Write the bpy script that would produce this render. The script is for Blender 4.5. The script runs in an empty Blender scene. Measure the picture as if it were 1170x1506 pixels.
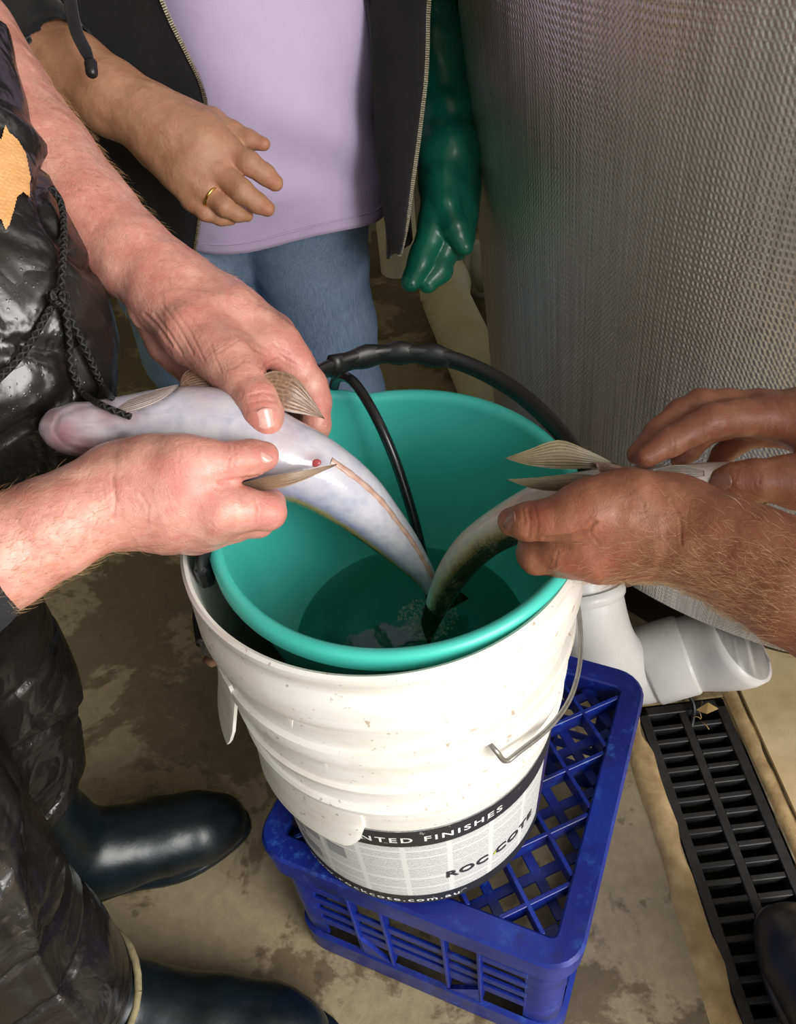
import bpy, bmesh, math, random
import numpy as np
from mathutils import Vector, Matrix

# ------------------------------------------------------------------ camera, world, lights
random.seed(7); RNG = np.random.default_rng(7)
W, H = 1170, 1506
FPX, PITCH, ROLL, HC = 1205.4, 0.7745, -0.12, 1.092
scn = bpy.context.scene
COL = scn.collection
_fw = np.array([0, math.cos(PITCH), -math.sin(PITCH)]); _rt = np.array([1., 0, 0]); _up = np.cross(_rt, _fw)
_r = math.cos(ROLL)*_rt + math.sin(ROLL)*_up; _u = -math.sin(ROLL)*_rt + math.cos(ROLL)*_up
CAMPOS = np.array([0, 0, HC])
cam_d = bpy.data.cameras.new('camera'); cam = bpy.data.objects.new('camera', cam_d); COL.objects.link(cam)
cam_d.sensor_fit = 'HORIZONTAL'; cam_d.sensor_width = 36.0; cam_d.lens = 36.0*FPX/W; cam_d.clip_start = 0.02
cam.matrix_world = Matrix(((_r[0], _u[0], -_fw[0], 0), (_r[1], _u[1], -_fw[1], 0), (_r[2], _u[2], -_fw[2], HC), (0, 0, 0, 1)))
scn.camera = cam
wd = bpy.data.worlds.new('world'); scn.world = wd; wd.use_nodes = True
wd.node_tree.nodes['Background'].inputs[0].default_value = (0.93, 0.97, 1.0, 1)
wd.node_tree.nodes['Background'].inputs[1].default_value = 0.6
def area(name, loc, target, size, size_y, power, color):
    l = bpy.data.lights.new(name, 'AREA'); l.shape = 'RECTANGLE'; l.size = size; l.size_y = size_y; l.energy = power; l.color = color
    o = bpy.data.objects.new(name, l); COL.objects.link(o); o.location = loc
    o.rotation_euler = (Vector(target)-Vector(loc)).to_track_quat('-Z', 'Y').to_euler()
    return o
area('doorway_daylight', (2.05, -1.75, 1.65), (0.05, 0.5, 0.4), 2.2, 2.0, 190, (1.0, 0.985, 0.96))
vs = scn.view_settings
vs.view_transform = 'Standard'; vs.look = 'None'; vs.gamma = 1.0; vs.use_curve_mapping = False; vs.exposure = 0.0

# ------------------------------------------------------------------ helpers
def ray(x, y): return _fw + (x-W/2)/FPX*_r - (y-H/2)/FPX*_u
def at(x, y, d): return CAMPOS + ray(x, y)*d            # a photo point at a distance from the lens
def atz(x, y, z):
    v = ray(x, y); return CAMPOS + v*((z-HC)/v[2])
def aty(x, y, Y):
    v = ray(x, y); return CAMPOS + v*(Y/v[1])
def px(rpx, d): return rpx*d/FPX
def tag(o, label=None, cat=None, group=None, kind=None):
    if label: o['label'] = label
    if cat: o['category'] = cat
    if group: o['group'] = group
    if kind: o['kind'] = kind
    return o
def empty(name, loc=(0, 0, 0), rz=0.0):
    o = bpy.data.objects.new(name, None); COL.objects.link(o); o.location = loc; o.rotation_euler = (0, 0, rz); o.empty_display_size = .05
    return o
def add(name, me, m=None, parent=None, loc=None, rot=None):
    o = bpy.data.objects.new(name, me); COL.objects.link(o)
    if m is not None and len(me.materials) == 0: me.materials.append(m)
    if parent is not None: o.parent = parent
    if loc is not None: o.location = loc
    if rot is not None: o.rotation_euler = rot
    return o
def mesh(verts, faces, smooth=True, name='mesh'):
    me = bpy.data.meshes.new(name)
    me.from_pydata([tuple(map(float, v)) for v in verts], [], [tuple(map(int, f)) for f in faces])
    if smooth: me.polygons.foreach_set('use_smooth', [True]*len(me.polygons))
    me.update(); return me
def npmesh(V, Q, name='mesh'):
    me = bpy.data.meshes.new(name); n = len(Q)
    me.vertices.add(len(V)); me.vertices.foreach_set('co', np.ascontiguousarray(V, np.float32).ravel())
    me.loops.add(n*4); me.polygons.add(n)
    me.loops.foreach_set('vertex_index', np.ascontiguousarray(Q, np.int32).ravel())
    me.polygons.foreach_set('loop_start', np.arange(0, n*4, 4, dtype=np.int32))
    me.polygons.foreach_set('use_smooth', np.ones(n, bool))
    me.update(calc_edges=True); me.validate(); return me
def smooth_by_angle(me, ang=35):
    me.polygons.foreach_set('use_smooth', [True]*len(me.polygons))
    bm = bmesh.new(); bm.from_mesh(me)
    for e in bm.edges:
        if len(e.link_faces) == 2 and e.calc_face_angle(0) > math.radians(ang): e.smooth = False
    bm.to_mesh(me); bm.free(); return me
_boxes = {}
def boxmesh(sx, sy, sz, bev=0.0):
    k = (round(sx, 5), round(sy, 5), round(sz, 5), round(bev, 5))
    if k in _boxes: return _boxes[k]
    bm = bmesh.new(); bmesh.ops.create_cube(bm, size=1)
    bmesh.ops.scale(bm, vec=(sx, sy, sz), verts=bm.verts)
    if bev > 0: bmesh.ops.bevel(bm, geom=list(bm.edges), offset=bev, segments=1, affect='EDGES')
    me = bpy.data.meshes.new('box'); bm.to_mesh(me); bm.free()
    _boxes[k] = me; return me
def lathe(prof, n=96, a0=0, a1=2*math.pi, close=False):
    full = abs(a1-a0-2*math.pi) < 1e-6; V = []; F = []; m = len(prof); c = n if full else n+1
    for i in range(c):
        a = a0+(a1-a0)*i/n
        for r, z in prof: V.append((r*math.sin(a), -r*math.cos(a), z))
    for i in range(n):
        j = (i+1) % c
        for k in range(m-1 if not close else m):
            k2 = (k+1) % m
            F.append((i*m+k, j*m+k, j*m+k2, i*m+k2))
    return V, F
def catmull(P, n):
    P = np.asarray(P, float); t = np.linspace(0, len(P)-1, n); i = np.clip(t.astype(int), 0, len(P)-2); u = (t-i)[:, None]
    Q = np.vstack([2*P[0]-P[1], P, 2*P[-1]-P[-2]]); a, b, c, d = Q[i], Q[i+1], Q[i+2], Q[i+3]
    return .5*((2*b)+(-a+c)*u+(2*a-5*b+4*c-d)*u*u+(-a+3*b-3*c+d)*u**3)
def frames(P, up0=None):
    P = np.asarray(P, float); T = np.gradient(P, axis=0); T /= np.linalg.norm(T, axis=1)[:, None]+1e-12
    up0 = np.array([0, 0, 1.]) if up0 is None else np.asarray(up0, float)
    if abs(T[0] @ up0) > .95: up0 = np.array([1., 0, 0])
    N = [up0-T[0]*(T[0] @ up0)]; N[0] /= np.linalg.norm(N[0])
    for i in range(1, len(P)):
        v = N[-1]-T[i]*(N[-1] @ T[i]); N.append(v/np.linalg.norm(v))
    N = np.array(N); return T, N, np.cross(T, N)
def tube(P, R, n=16, cap=True, up0=None, flat=1.0):
    P = np.asarray(P, float); R = np.broadcast_to(np.asarray(R, float), (len(P),)); T, N, B = frames(P, up0); V = []; F = []
    for i in range(len(P)):
        for k in range(n):
            a = 2*math.pi*k/n; V.append(P[i]+R[i]*(math.cos(a)*N[i]*flat+math.sin(a)*B[i]))
    for i in range(len(P)-1):
        for k in range(n):
            k2 = (k+1) % n; F.append((i*n+k, i*n+k2, (i+1)*n+k2, (i+1)*n+k))
    if cap: F.append(tuple(range(n))[::-1]); F.append(tuple((len(P)-1)*n+k for k in range(n)))
    return V, F
def merge(*vf):
    V = []; F = []
    for v, f in vf:
        o = len(V); V += list(v); F += [tuple(i+o for i in q) for q in f]
    return V, F
def boxvf(c, s, R=None):
    V = []
    for i in (-.5, .5):
        for j in (-.5, .5):
            for k in (-.5, .5):
                p = np.array([i*s[0], j*s[1], k*s[2]]); p = p if R is None else R @ p
                V.append(p+np.array(c))
    return V, [(0, 1, 3, 2), (4, 6, 7, 5), (0, 4, 5, 1), (2, 3, 7, 6), (0, 2, 6, 4), (1, 5, 7, 3)]

# ------------------------------------------------------------------ materials
class NT:
    def __init__(s, name):
        s.m = bpy.data.materials.new(name); s.m.use_nodes = True; s.t = s.m.node_tree; s.p = s.t.nodes['Principled BSDF']
    def n(s, typ, **kw):
        o = s.t.nodes.new(typ)
        for k, v in kw.items():
            if k.startswith('i_'): 
                key = k[2:].replace('_', ' '); o.inputs[int(key) if key.isdigit() else key].default_value = v
            else: setattr(o, k, v)
        return o
    def l(s, a, b): s.t.links.new(a, b)
    def obj(s): return s.n('ShaderNodeTexCoord').outputs['Object']
    def noise(s, vec, scale, detail=4, rough=.55, dist=0.0):
        o = s.n('ShaderNodeTexNoise'); o.inputs['Scale'].default_value = scale; o.inputs['Detail'].default_value = detail
        o.inputs['Roughness'].default_value = rough; o.inputs['Distortion'].default_value = dist
        if vec is not None: s.l(vec, o.inputs['Vector'])
        return o.outputs['Fac']
    def ramp(s, fac, stops):
        o = s.n('ShaderNodeValToRGB'); e = o.color_ramp.elements
        while len(e) < len(stops): e.new(.5)
        for i, (p, c) in enumerate(stops): e[i].position = p; e[i].color = (*c, 1) if len(c) == 3 else c
        s.l(fac, o.inputs['Fac']); return o.outputs['Color']
    def mix(s, fac, a, b, mode='MIX'):
        o = s.n('ShaderNodeMix', data_type='RGBA', blend_type=mode)
        for k, v in ((0, fac), (6, a), (7, b)):
            if hasattr(v, 'is_linked') or hasattr(v, 'links'): s.l(v, o.inputs[k])
            else: o.inputs[k].default_value = v if k == 0 else (*v, 1)
        return o.outputs[2]
    def math(s, op, a, b=0.0, c=None):
        o = s.n('ShaderNodeMath', operation=op)
        for k, v in enumerate((a, b) if c is None else (a, b, c)):
            if hasattr(v, 'links'): s.l(v, o.inputs[k])
            else: o.inputs[k].default_value = v
        return o.outputs[0]
    def bump(s, h, strength, dist=.001, chain=None):
        o = s.n('ShaderNodeBump'); o.inputs['Strength'].default_value = strength; o.inputs['Distance'].default_value = dist
        s.l(h, o.inputs['Height'])
        if chain is not None: s.l(chain, o.inputs['Normal'])
        return o.outputs['Normal']
    def set(s, color=None, rough=None, metal=None, normal=None, spec=None, **kw):
        for k, v in dict({'Base Color': color, 'Roughness': rough, 'Metallic': metal, 'Normal': normal, 'Specular IOR Level': spec}, **kw).items():
            if v is None: continue
            if hasattr(v, 'links'): s.l(v, s.p.inputs[k])
            else: s.p.inputs[k].default_value = (*v, 1) if isinstance(v, tuple) and len(v) == 3 and k != 'Subsurface Radius' else v
        return s.m
def srgb(r, g, b):
    f = lambda c: (c/255/12.92) if c/255 <= .04045 else ((c/255+.055)/1.055)**2.4
    return (f(r), f(g), f(b))
def plain(name, c1, c2=None, rough=.5, metal=0., scale=30, bump=0., bscale=None, bdist=.001, spec=.5, detail=4, rr=.08, **kw):
    n = NT(name); v = n.obj(); c2 = c2 or tuple(x*.85 for x in c1)
    f = n.noise(v, scale, detail); col = n.ramp(f, [(.3, c2), (.7, c1)])
    rg = n.math('MULTIPLY_ADD', n.noise(v, scale*2.3, 3), rr*2, rough-rr)
    nm = n.bump(n.noise(v, bscale or scale*3, 4), bump, bdist) if bump else None
    return n.set(col, rg, metal, nm, spec, **kw)

def mat_floor():
    n = NT('wet concrete'); v = n.obj()
    base = n.ramp(n.noise(v, 2.2, 6, .6), [(.3, srgb(140, 127, 97)), (.7, srgb(178, 164, 130))])
    base = n.mix(.30, base, n.ramp(n.noise(v, 60, 5, .7), [(.35, srgb(106, 94, 70)), (.65, srgb(170, 155, 122))]))
    wet = n.noise(v, 3.6, 9, .66, .35)
    wf = n.ramp(wet, [(.485, (0, 0, 0)), (.515, (1, 1, 1))])
    damp = n.ramp(n.noise(v, 1.7, 5, .6), [(.40, (0, 0, 0)), (.6, (1, 1, 1))])
    col = n.mix(wf, base, n.mix(1.0, base, (.50, .48, .45), 'MULTIPLY'))
    col = n.mix(n.math('MULTIPLY', damp, .22), col, n.mix(1.0, col, (.62, .60, .57), 'MULTIPLY'))
    spots = n.ramp(n.noise(v, 26, 3, .5), [(.66, (0, 0, 0)), (.70, (1, 1, 1))])
    col = n.mix(n.math('MULTIPLY', spots, .5), col, srgb(70, 62, 46))
    rg = n.math('MULTIPLY_ADD', wf, -.38, .72)
    nm = n.bump(n.noise(v, 140, 6, .7), .25, .002)
    return n.set(col, rg, 0., nm, .5)
def mat_foil():
    n = NT('woven silver foil'); uv = n.n('ShaderNodeUVMap').outputs['UV']
    sep = n.n('ShaderNodeSeparateXYZ'); n.l(uv, sep.inputs[0])
    def wave(o, freq, ph=None):
        a = n.math('MULTIPLY', o, freq*2*math.pi)
        if ph is not None: a = n.math('ADD', a, ph)
        return n.math('SINE', a)
    jit = n.noise(uv, 40, 3)
    x = n.math('ADD', sep.outputs['X'], n.math('MULTIPLY', jit, .002))
    y = n.math('ADD', sep.outputs['Y'], n.math('MULTIPLY', n.noise(uv, 25, 2), .004))
    wx = wave(x, 215); wy = wave(y, 140)
    weave = n.math('MULTIPLY', wx, wy)
    mp = n.n('ShaderNodeMapping'); n.l(uv, mp.inputs['Vector']); mp.inputs['Scale'].default_value = (300, 3, 1)
    streak = n.noise(mp.outputs['Vector'], 1.0, 3, .6)
    hgt = n.math('ADD', n.math('ADD', n.math('MULTIPLY', wx, .8), n.math('MULTIPLY', weave, 1.3)), n.math('MULTIPLY', streak, 1.6))
    nm = n.bump(hgt, .30, .0009)
    nm = n.bump(n.noise(uv, 6, 3), .25, .012, nm)
    dirt = n.ramp(n.noise(uv, 30, 6, .65), [(.66, (0, 0, 0)), (.74, (1, 1, 1))])
    col = n.mix(n.ramp(streak, [(.35, (0, 0, 0)), (.6, (1, 1, 1))]), (.66, .64, .60), (.86, .84, .80))
    col = n.mix(n.math('MULTIPLY', dirt, .5), col, (.26, .22, .17))
    rg = n.math('MULTIPLY_ADD', n.noise(uv, 18, 4), .16, .28)
    return n.set(col, rg, .86, nm)
def mat_pail():
    n = NT('white pail plastic'); v = n.obj()
    dirt = n.ramp(n.noise(v, 16, 8, .68), [(.50, (0, 0, 0)), (.68, (1, 1, 1))])
    sp = n.ramp(n.noise(v, 150, 3, .5), [(.66, (0, 0, 0)), (.71, (1, 1, 1))])
    mp = n.n('ShaderNodeMapping'); n.l(v, mp.inputs['Vector']); mp.inputs['Scale'].default_value = (8, 8, 60)
    band = n.ramp(n.noise(mp.outputs['Vector'], 1, 6, .6), [(.46, (0, 0, 0)), (.66, (1, 1, 1))])
    col = n.mix(n.math('MULTIPLY', dirt, .38), (.80, .785, .74), (.62, .53, .38))
    col = n.mix(n.math('MULTIPLY', band, .34), col, (.55, .47, .33))
    col = n.mix(n.math('MULTIPLY', sp, .6), col, (.33, .20, .09))
    return n.set(col, .38, 0, n.bump(n.noise(v, 60, 4), .08, .002), .5)
def mat_label():
    n = NT('printed paper label'); uv = n.n('ShaderNodeUVMap').outputs['UV']; sep = n.n('ShaderNodeSeparateXYZ'); n.l(uv, sep.inputs[0])
    X, Y = sep.outputs['X'], sep.outputs['Y']
    line = n.math('LESS_THAN', n.math('FRACT', n.math('MULTIPLY', Y, 36)), .5)
    mp = n.n('ShaderNodeMapping'); n.l(uv, mp.inputs['Vector']); mp.inputs['Scale'].default_value = (230, 36, 1)
    word = n.math('GREATER_THAN', n.noise(mp.outputs['Vector'], 1, 3, .7), .47)
    mp2 = n.n('ShaderNodeMapping'); n.l(uv, mp2.inputs['Vector']); mp2.inputs['Scale'].default_value = (.02, 14, 1)
    blk = n.math('MULTIPLY', n.math('GREATER_THAN', n.noise(mp2.outputs['Vector'], 1, 1, .4), .40), n.math('LESS_THAN', n.math('FRACT', n.math('MULTIPLY_ADD', X, 2.6, .35)), .88))
    pr = n.math('MULTIPLY', n.math('MULTIPLY', line, word), blk)
    col = n.mix(n.math('MULTIPLY', pr, .75), (.62, .62, .61), (.14, .14, .16))
    wear = n.ramp(n.noise(uv, 14, 7, .7), [(.6, (0, 0, 0)), (.7, (1, 1, 1))])
    col = n.mix(n.math('MULTIPLY', wear, .15), col, (.60, .58, .54))
    return n.set(col, .55)
def mat_blackband():
    n = NT('black label band'); v = n.obj()
    w = n.ramp(n.noise(v, 90, 7, .75), [(.62, (0, 0, 0)), (.68, (1, 1, 1))])
    return n.set(n.mix(n.math('MULTIPLY', w, .8), (.018, .018, .022), (.5, .49, .45)), .5)
def mat_blue():
    n = NT('blue crate plastic'); v = n.obj()
    col = n.ramp(n.noise(v, 9, 5), [(.3, srgb(8, 20, 98)), (.7, srgb(20, 48, 150))])
    sc = n.ramp(n.noise(v, 70, 8, .75), [(.54, (0, 0, 0)), (.70, (1, 1, 1))])
    big = n.ramp(n.noise(v, 13, 3), [(.48, (0, 0, 0)), (.64, (1, 1, 1))])
    col = n.mix(n.math('MULTIPLY', n.math('MULTIPLY_ADD', big, .7, .3), n.math('MULTIPLY', sc, .6)), col, srgb(70, 128, 214))
    dirt = n.ramp(n.noise(v, 22, 6, .65), [(.52, (0, 0, 0)), (.66, (1, 1, 1))])
    col = n.mix(n.math('MULTIPLY', dirt, .6), col, (.010, .010, .026))
    return n.set(col, n.math('MULTIPLY_ADD', n.noise(v, 40, 4), .3, .22), 0, n.bump(n.noise(v, 50, 5), .2, .002), .5)
def mat_skin(name, c_lo, c_hi, c_red, rough=.45, freck=.25, wet=0., bscale=1.):
    n = NT(name); v = n.obj()
    at_ = n.n('ShaderNodeAttribute', attribute_name='tint').outputs['Color']
    sp = n.n('ShaderNodeSeparateColor'); n.l(at_, sp.inputs[0])
    f = n.noise(v, 38, 6, .62, .3); col = n.ramp(f, [(.32, c_lo), (.68, c_hi)])
    blot = n.ramp(n.noise(v, 85, 6, .66), [(.42, (0, 0, 0)), (.68, (1, 1, 1))])
    col = n.mix(n.math('MULTIPLY', blot, .42), col, c_red)
    col = n.mix(sp.outputs[0], col, c_red)
    pale = n.ramp(n.noise(v, 160, 4, .6), [(.56, (0, 0, 0)), (.70, (1, 1, 1))])
    col = n.mix(n.math('MULTIPLY', pale, .28), col, tuple(min(1, x*1.22) for x in c_hi))
    fr = n.ramp(n.noise(v, 210, 3, .5), [(.64, (0, 0, 0)), (.70, (1, 1, 1))])
    col = n.mix(n.math('MULTIPLY', fr, freck), col, tuple(x*.55 for x in c_lo))
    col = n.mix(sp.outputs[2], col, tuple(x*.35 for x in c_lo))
    mp = n.n('ShaderNodeMapping'); n.l(v, mp.inputs['Vector']); mp.inputs['Scale'].default_value = (1, 1, 1)
    vo = n.n('ShaderNodeTexVoronoi', feature='DISTANCE_TO_EDGE'); vo.inputs['Scale'].default_value = 620*bscale; n.l(v, vo.inputs['Vector'])
    nm = n.bump(vo.outputs['Distance'], .22, .0008)
    nm = n.bump(n.noise(v, 120*bscale, 7, .68, .6), .42, .0028, nm)
    rg = n.math('MULTIPLY_ADD', n.noise(v, 90, 4), .30, rough-.15)
    if wet: 
        wf = n.ramp(n.noise(v, 55, 5, .6), [(.5, (0, 0, 0)), (.62, (1, 1, 1))])
        rg = n.math('MULTIPLY_ADD', n.math('MULTIPLY', wf, wet), -.25, rg)
    return n.set(col, rg, 0, nm, .45, **{'Coat Weight': wet*.25, 'Coat Roughness': .25, 'Subsurface Weight': .12, 'Subsurface Radius': (.008, .003, .0015), 'Subsurface Scale': .6})
M = {}
M['floor'] = mat_floor(); M['foil'] = mat_foil(); M['pail'] = mat_pail(); M['label'] = mat_label(); M['band'] = mat_blackband(); M['blue'] = mat_blue()
M['wall'] = plain('painted wall', srgb(150, 146, 118), srgb(120, 116, 92), .8, scale=3, bump=.2, bscale=60)
M['ceil'] = plain('ceiling board', (.5, .49, .45), rough=.9, scale=4)
M['edge'] = plain('cement edging', srgb(206, 176, 128), srgb(150, 120, 78), .85, scale=28, bump=.5, bscale=120, bdist=.002, detail=8)
M['moss'] = plain('mossy cement', srgb(150, 130, 88), srgb(70, 72, 44), .9, scale=60, bump=.6, bscale=120, detail=8)
M['slab'] = plain('dry concrete', srgb(232, 206, 160), srgb(196, 168, 122), .8, scale=14, bump=.3, bscale=150, detail=8)
M['grate'] = plain('black grate plastic', (.030, .030, .031), (.013, .013, .014), .5, scale=60, bump=.15, bscale=200)
M['dark'] = plain('dark channel', (.010, .009, .008), rough=.9)
M['black'] = plain('black rubber', (.014, .014, .016), (.008, .008, .009), .35, scale=40)
M['blackgloss'] = plain('black glossy plastic', (.012, .012, .013), (.008, .008, .009), .22, scale=30)
M['pvc'] = plain('white pvc', srgb(232, 230, 228), srgb(214, 212, 208), .3, scale=12)
M['pvcold'] = plain('aged cream pvc', srgb(228, 222, 192), srgb(206, 198, 162), .5, scale=8)
M['pvcgrey'] = plain('weathered pvc collar', srgb(190, 190, 178), srgb(150, 150, 138), .45, scale=14)
M['teal'] = plain('teal plastic', srgb(76, 200, 184), srgb(64, 188, 172), .32, scale=12)
M['wire'] = plain('galvanised wire', (.40, .39, .37), (.26, .25, .23), .4, .8, scale=90)
M['rust'] = plain('rusty pin', srgb(150, 110, 78), srgb(90, 60, 40), .7, scale=90)
M['white_ink'] = plain('white ink', (.75, .75, .73), rough=.5)
M['black_ink'] = plain('black ink', (.03, .03, .035), rough=.5)
M['purple_ink'] = plain('dark violet print', srgb(52, 40, 96), srgb(40, 32, 80), .45)
M['yellow_ink'] = plain('yellow green ink', srgb(190, 190, 60), rough=.5)
M['straw'] = plain('dry straw', srgb(200, 168, 110), srgb(160, 128, 76), .8)

# ------------------------------------------------------------------ setting
def tri_floor():
    # concrete floor with an open channel for the drain
    x0, x1 = GX0-.002, GX1+.002; y1 = GY1+.002
    V = [(-3.2, -2.4, 0), (x0, -2.4, 0), (x0, y1, 0), (x0, 2.3, 0), (-3.2, 2.3, 0), (-3.2, y1, 0), (x1, -2.4, 0), (3.2, -2.4, 0), (3.2, y1, 0), (x1, y1, 0), (x1, 2.3, 0), (3.2, 2.3, 0)]
    F = [(0, 1, 2, 5), (5, 2, 3, 4), (6, 7, 8, 9), (2, 9, 10, 3), (9, 8, 11, 10)]
    return mesh(V, F, False)
GX0, GX1, GY1 = .318, .447, .640       # drain grate extents
floor = tag(add('floor', tri_floor(), M['floor']), kind='structure')
def slab_struct(name, c, s, m):
    o = add(name, mesh(*boxvf(c, s), smooth=False), m); return tag(o, kind='structure')
slab_struct('wall_back', (0, 2.36, 1.3), (6.4, .12, 2.6), M['wall'])
slab_struct('wall_left', (-2.66, 0.0, 1.3), (.12, 4.7, 2.6), M['wall'])
slab_struct('ceiling', (0, .5, 2.66), (6.4, 3.7, .12), M['ceil'])
ch = add('drain_channel', mesh(*merge(boxvf(((GX0+GX1)/2, -.9, -.1), (GX1-GX0+.03, 3.1, .01)), boxvf((GX0-.008, -.9, -.05), (.012, 3.1, .098)), boxvf((GX1+.008, -.9, -.05), (.012, 3.1, .098)), boxvf(((GX0+GX1)/2, GY1+.008, -.05), (GX1-GX0+.03, .012, .098))), smooth=False), M['dark'])
tag(ch, kind='structure')
def rough_strip(name, x0, x1, y0, y1, z, m, jag=.0045):
    ny = 60; nx = 4; V = []; F = []
    for j in range(ny+1):
        for i in range(nx+1):
            x = x0+(x1-x0)*i/nx + ((random.random()-.5)*2*jag if i in (0, nx) else 0)
            V.append((x, y0+(y1-y0)*j/ny, z+(random.random()-.5)*.001 if 0 < i < nx else z-.006*(i == 0 or i == nx)))
    for j in range(ny):
        for i in range(nx):
            a = j*(nx+1)+i; F.append((a, a+1, a+nx+2, a+nx+1))
    return tag(add(name, mesh(V, F), m), kind='structure')
rough_strip('trim_1', GX0-.036, GX0-.001, -1.4, GY1+.03, .005, M['edge'])
rough_strip('trim_2', GX1+.001, GX1+.028, -1.4, GY1+.05, .003, M['edge'])
tr3 = tag(add('trim_3', mesh(*boxvf(((GX0+GX1)/2, GY1+.022, .001), (.13, .04, .006)), smooth=False), M['moss']), kind='structure')
sl = tag(add('trim_4', mesh(*boxvf((GX1+.028+.9, -.1, .002), (1.8, 2.2, .008)), smooth=False), M['slab']), kind='structure')

# drain grate
g = empty('drain_grate', ((GX0+GX1)/2, 0, 0)); tag(g, 'black slotted drain grate set in the floor beside the blue crate', 'grate')
gw = GX1-GX0; NB = 46; pitch_g = .0222
add('side_rail', boxmesh(.014, 1.5, .02, .001), M['grate'], g, (-gw/2+.007, GY1-.75, -.011))
add('side_rail', boxmesh(.014, 1.5, .02, .001), M['grate'], g, (gw/2-.007, GY1-.75, -.011))
add('centre_rail', boxmesh(.012, 1.5, .018, .001), M['grate'], g, (0, GY1-.75, -.011))
add('end_rail', boxmesh(gw, .014, .02, .001), M['grate'], g, (0, GY1-.007, -.011))
for i in range(NB):
    for sx in (-1, 1):
        add('cross_bar', boxmesh(gw/2-.018, .0075, .016, .001), M['grate'], g, (sx*(gw/4-.003), GY1-.014-.0222*(i+.75)-.004, -.011))

# insulated tank
TX, TY, TR0, TR1, TZ = .745, 1.062, .56, .615, .2
tk = empty('insulated_tank', (TX, TY, 0)); tag(tk, 'large round tank wrapped in woven silver foil insulation', 'tank')
def tank_wrap():
    V, F = lathe([(TR0-.012, TZ), (TR0, TZ), (TR1, 1.0), (TR1+.03, 1.5), (TR1+.018, 1.5), (TR1-.012, 1.0), (TR0-.012, TZ)], 128)
    me = mesh(V, F); uv = me.uv_layers.new(name='UVMap'); co = np.array([v.co[:] for v in me.vertices])
    for p in me.polygons:
        for li in p.loop_indices:
            c = co[me.loops[li].vertex_index]; a = math.atan2(c[0], -c[1])
            if a < -3.0 and p.center[0] > 0: a += 2*math.pi
            uv.data[li].uv = (a*TR0, c[2])
    return smooth_by_angle(me, 50)
add('foil_wrap', tank_wrap(), M['foil'], tk)
V, F = lathe([(.001, 0), (.405, 0), (.405, .17), (TR0-.02, .2), (TR0-.02, 1.49), (.001, 1.49)], 64)
add('tank_base', mesh(V, F), M['black'], tk)

add('black_block', boxmesh(.20, .12, .185, .004), M['black'], tk, (-.335, -.215, .0925), (0, 0, -.85))  # black block filling the dark area under the left of the wrap
# near pvc drain elbow
def swept(pts, n=20, seg=32):
    P = catmull([p[:3] for p in pts], n); R = np.interp(np.linspace(0, len(pts)-1, n), range(len(pts)), [p[3] for p in pts]); return tube(P, R, seg, cap=False)
def pp(x, y, d, r): return (*at(x, y, d), px(r, d))
pv = empty('pvc_elbow_pipe', (float(at(930, 980, 1.2)[0]), float(at(930, 980, 1.2)[1]), 0)); tag(pv, 'white plastic drain pipe elbow lying at the foot of the foil tank', 'pipe')
_pvo = np.array(pv.location)
def lp(vf, o): return [tuple(np.array(v)-o) for v in vf[0]], vf[1]
R0 = .0505
eA = at(842, 790, 1.09); eB = at(858, 878, 1.10); eD = at(952, 979, 1.170); eF = at(1076, 943, 1.135); eU = (eF-eD)/np.linalg.norm(eF-eD); eE = eD+(eF-eD)*.50; eV = (eB-eA)/np.linalg.norm(eB-eA)
add('upright_pipe', mesh(*lp(tube(catmull([eA, eB], 6), .0475, 40, False), _pvo)), M['pvc'], pv)
def bez(a, b, c, d, n): t = np.linspace(0, 1, n)[:, None]; return a*(1-t)**3+3*b*t*(1-t)**2+3*c*t*t*(1-t)+d*t**3
P = np.vstack([[eB-eV*.012], bez(eB, eB+eV*.062, eD-eU*.062, eD, 36), [eD+eU*.012]])
add('elbow', mesh(*lp(tube(P, .0520, 40, False), _pvo)), M['pvc'], pv)
P = catmull([eB-eV*.014, eB+eV*.004], 5)
add('socket_ring', mesh(*lp(tube(P, [.0525, .0555, .0560, .0555, .0525], 40, False), _pvo)), M['pvc'], pv)
P = np.array([eD-eU*.002, eD, eD+eU*.003, eE-eU*.006, eE-eU*.002, eE])
add('collar', smooth_by_angle(mesh(*lp(tube(P, [.050, .0555, .0572, .0572, .0560, .0530], 40, True), _pvo)), 50), M['pvc'], pv)
eM = at(1092, 948, 1.105); eW = _r*.50+_u*.55-_fw*.50; eW /= np.linalg.norm(eW)
P = bez(eE-eU*.012, eE+eU*.030, eM-eW*.035, eM, 10); outer = tube(P, [.0525, .0535, .0535, .0535, .0535, .0535, .0535, .0545, .0560, .0560], 40, False); inner = tube(P[::-1], [.0515]+[.050]*9, 40, False)
vv, ff = merge(outer, inner); n0 = 9*40; n1 = 10*40
for k in range(40): ff.append((n0+k, n0+(k+1) % 40, n1+(k+1) % 40, n1+k)) 
add('open_socket', mesh(*lp((vv, ff), _pvo)), M['pvc'], pv)

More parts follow.
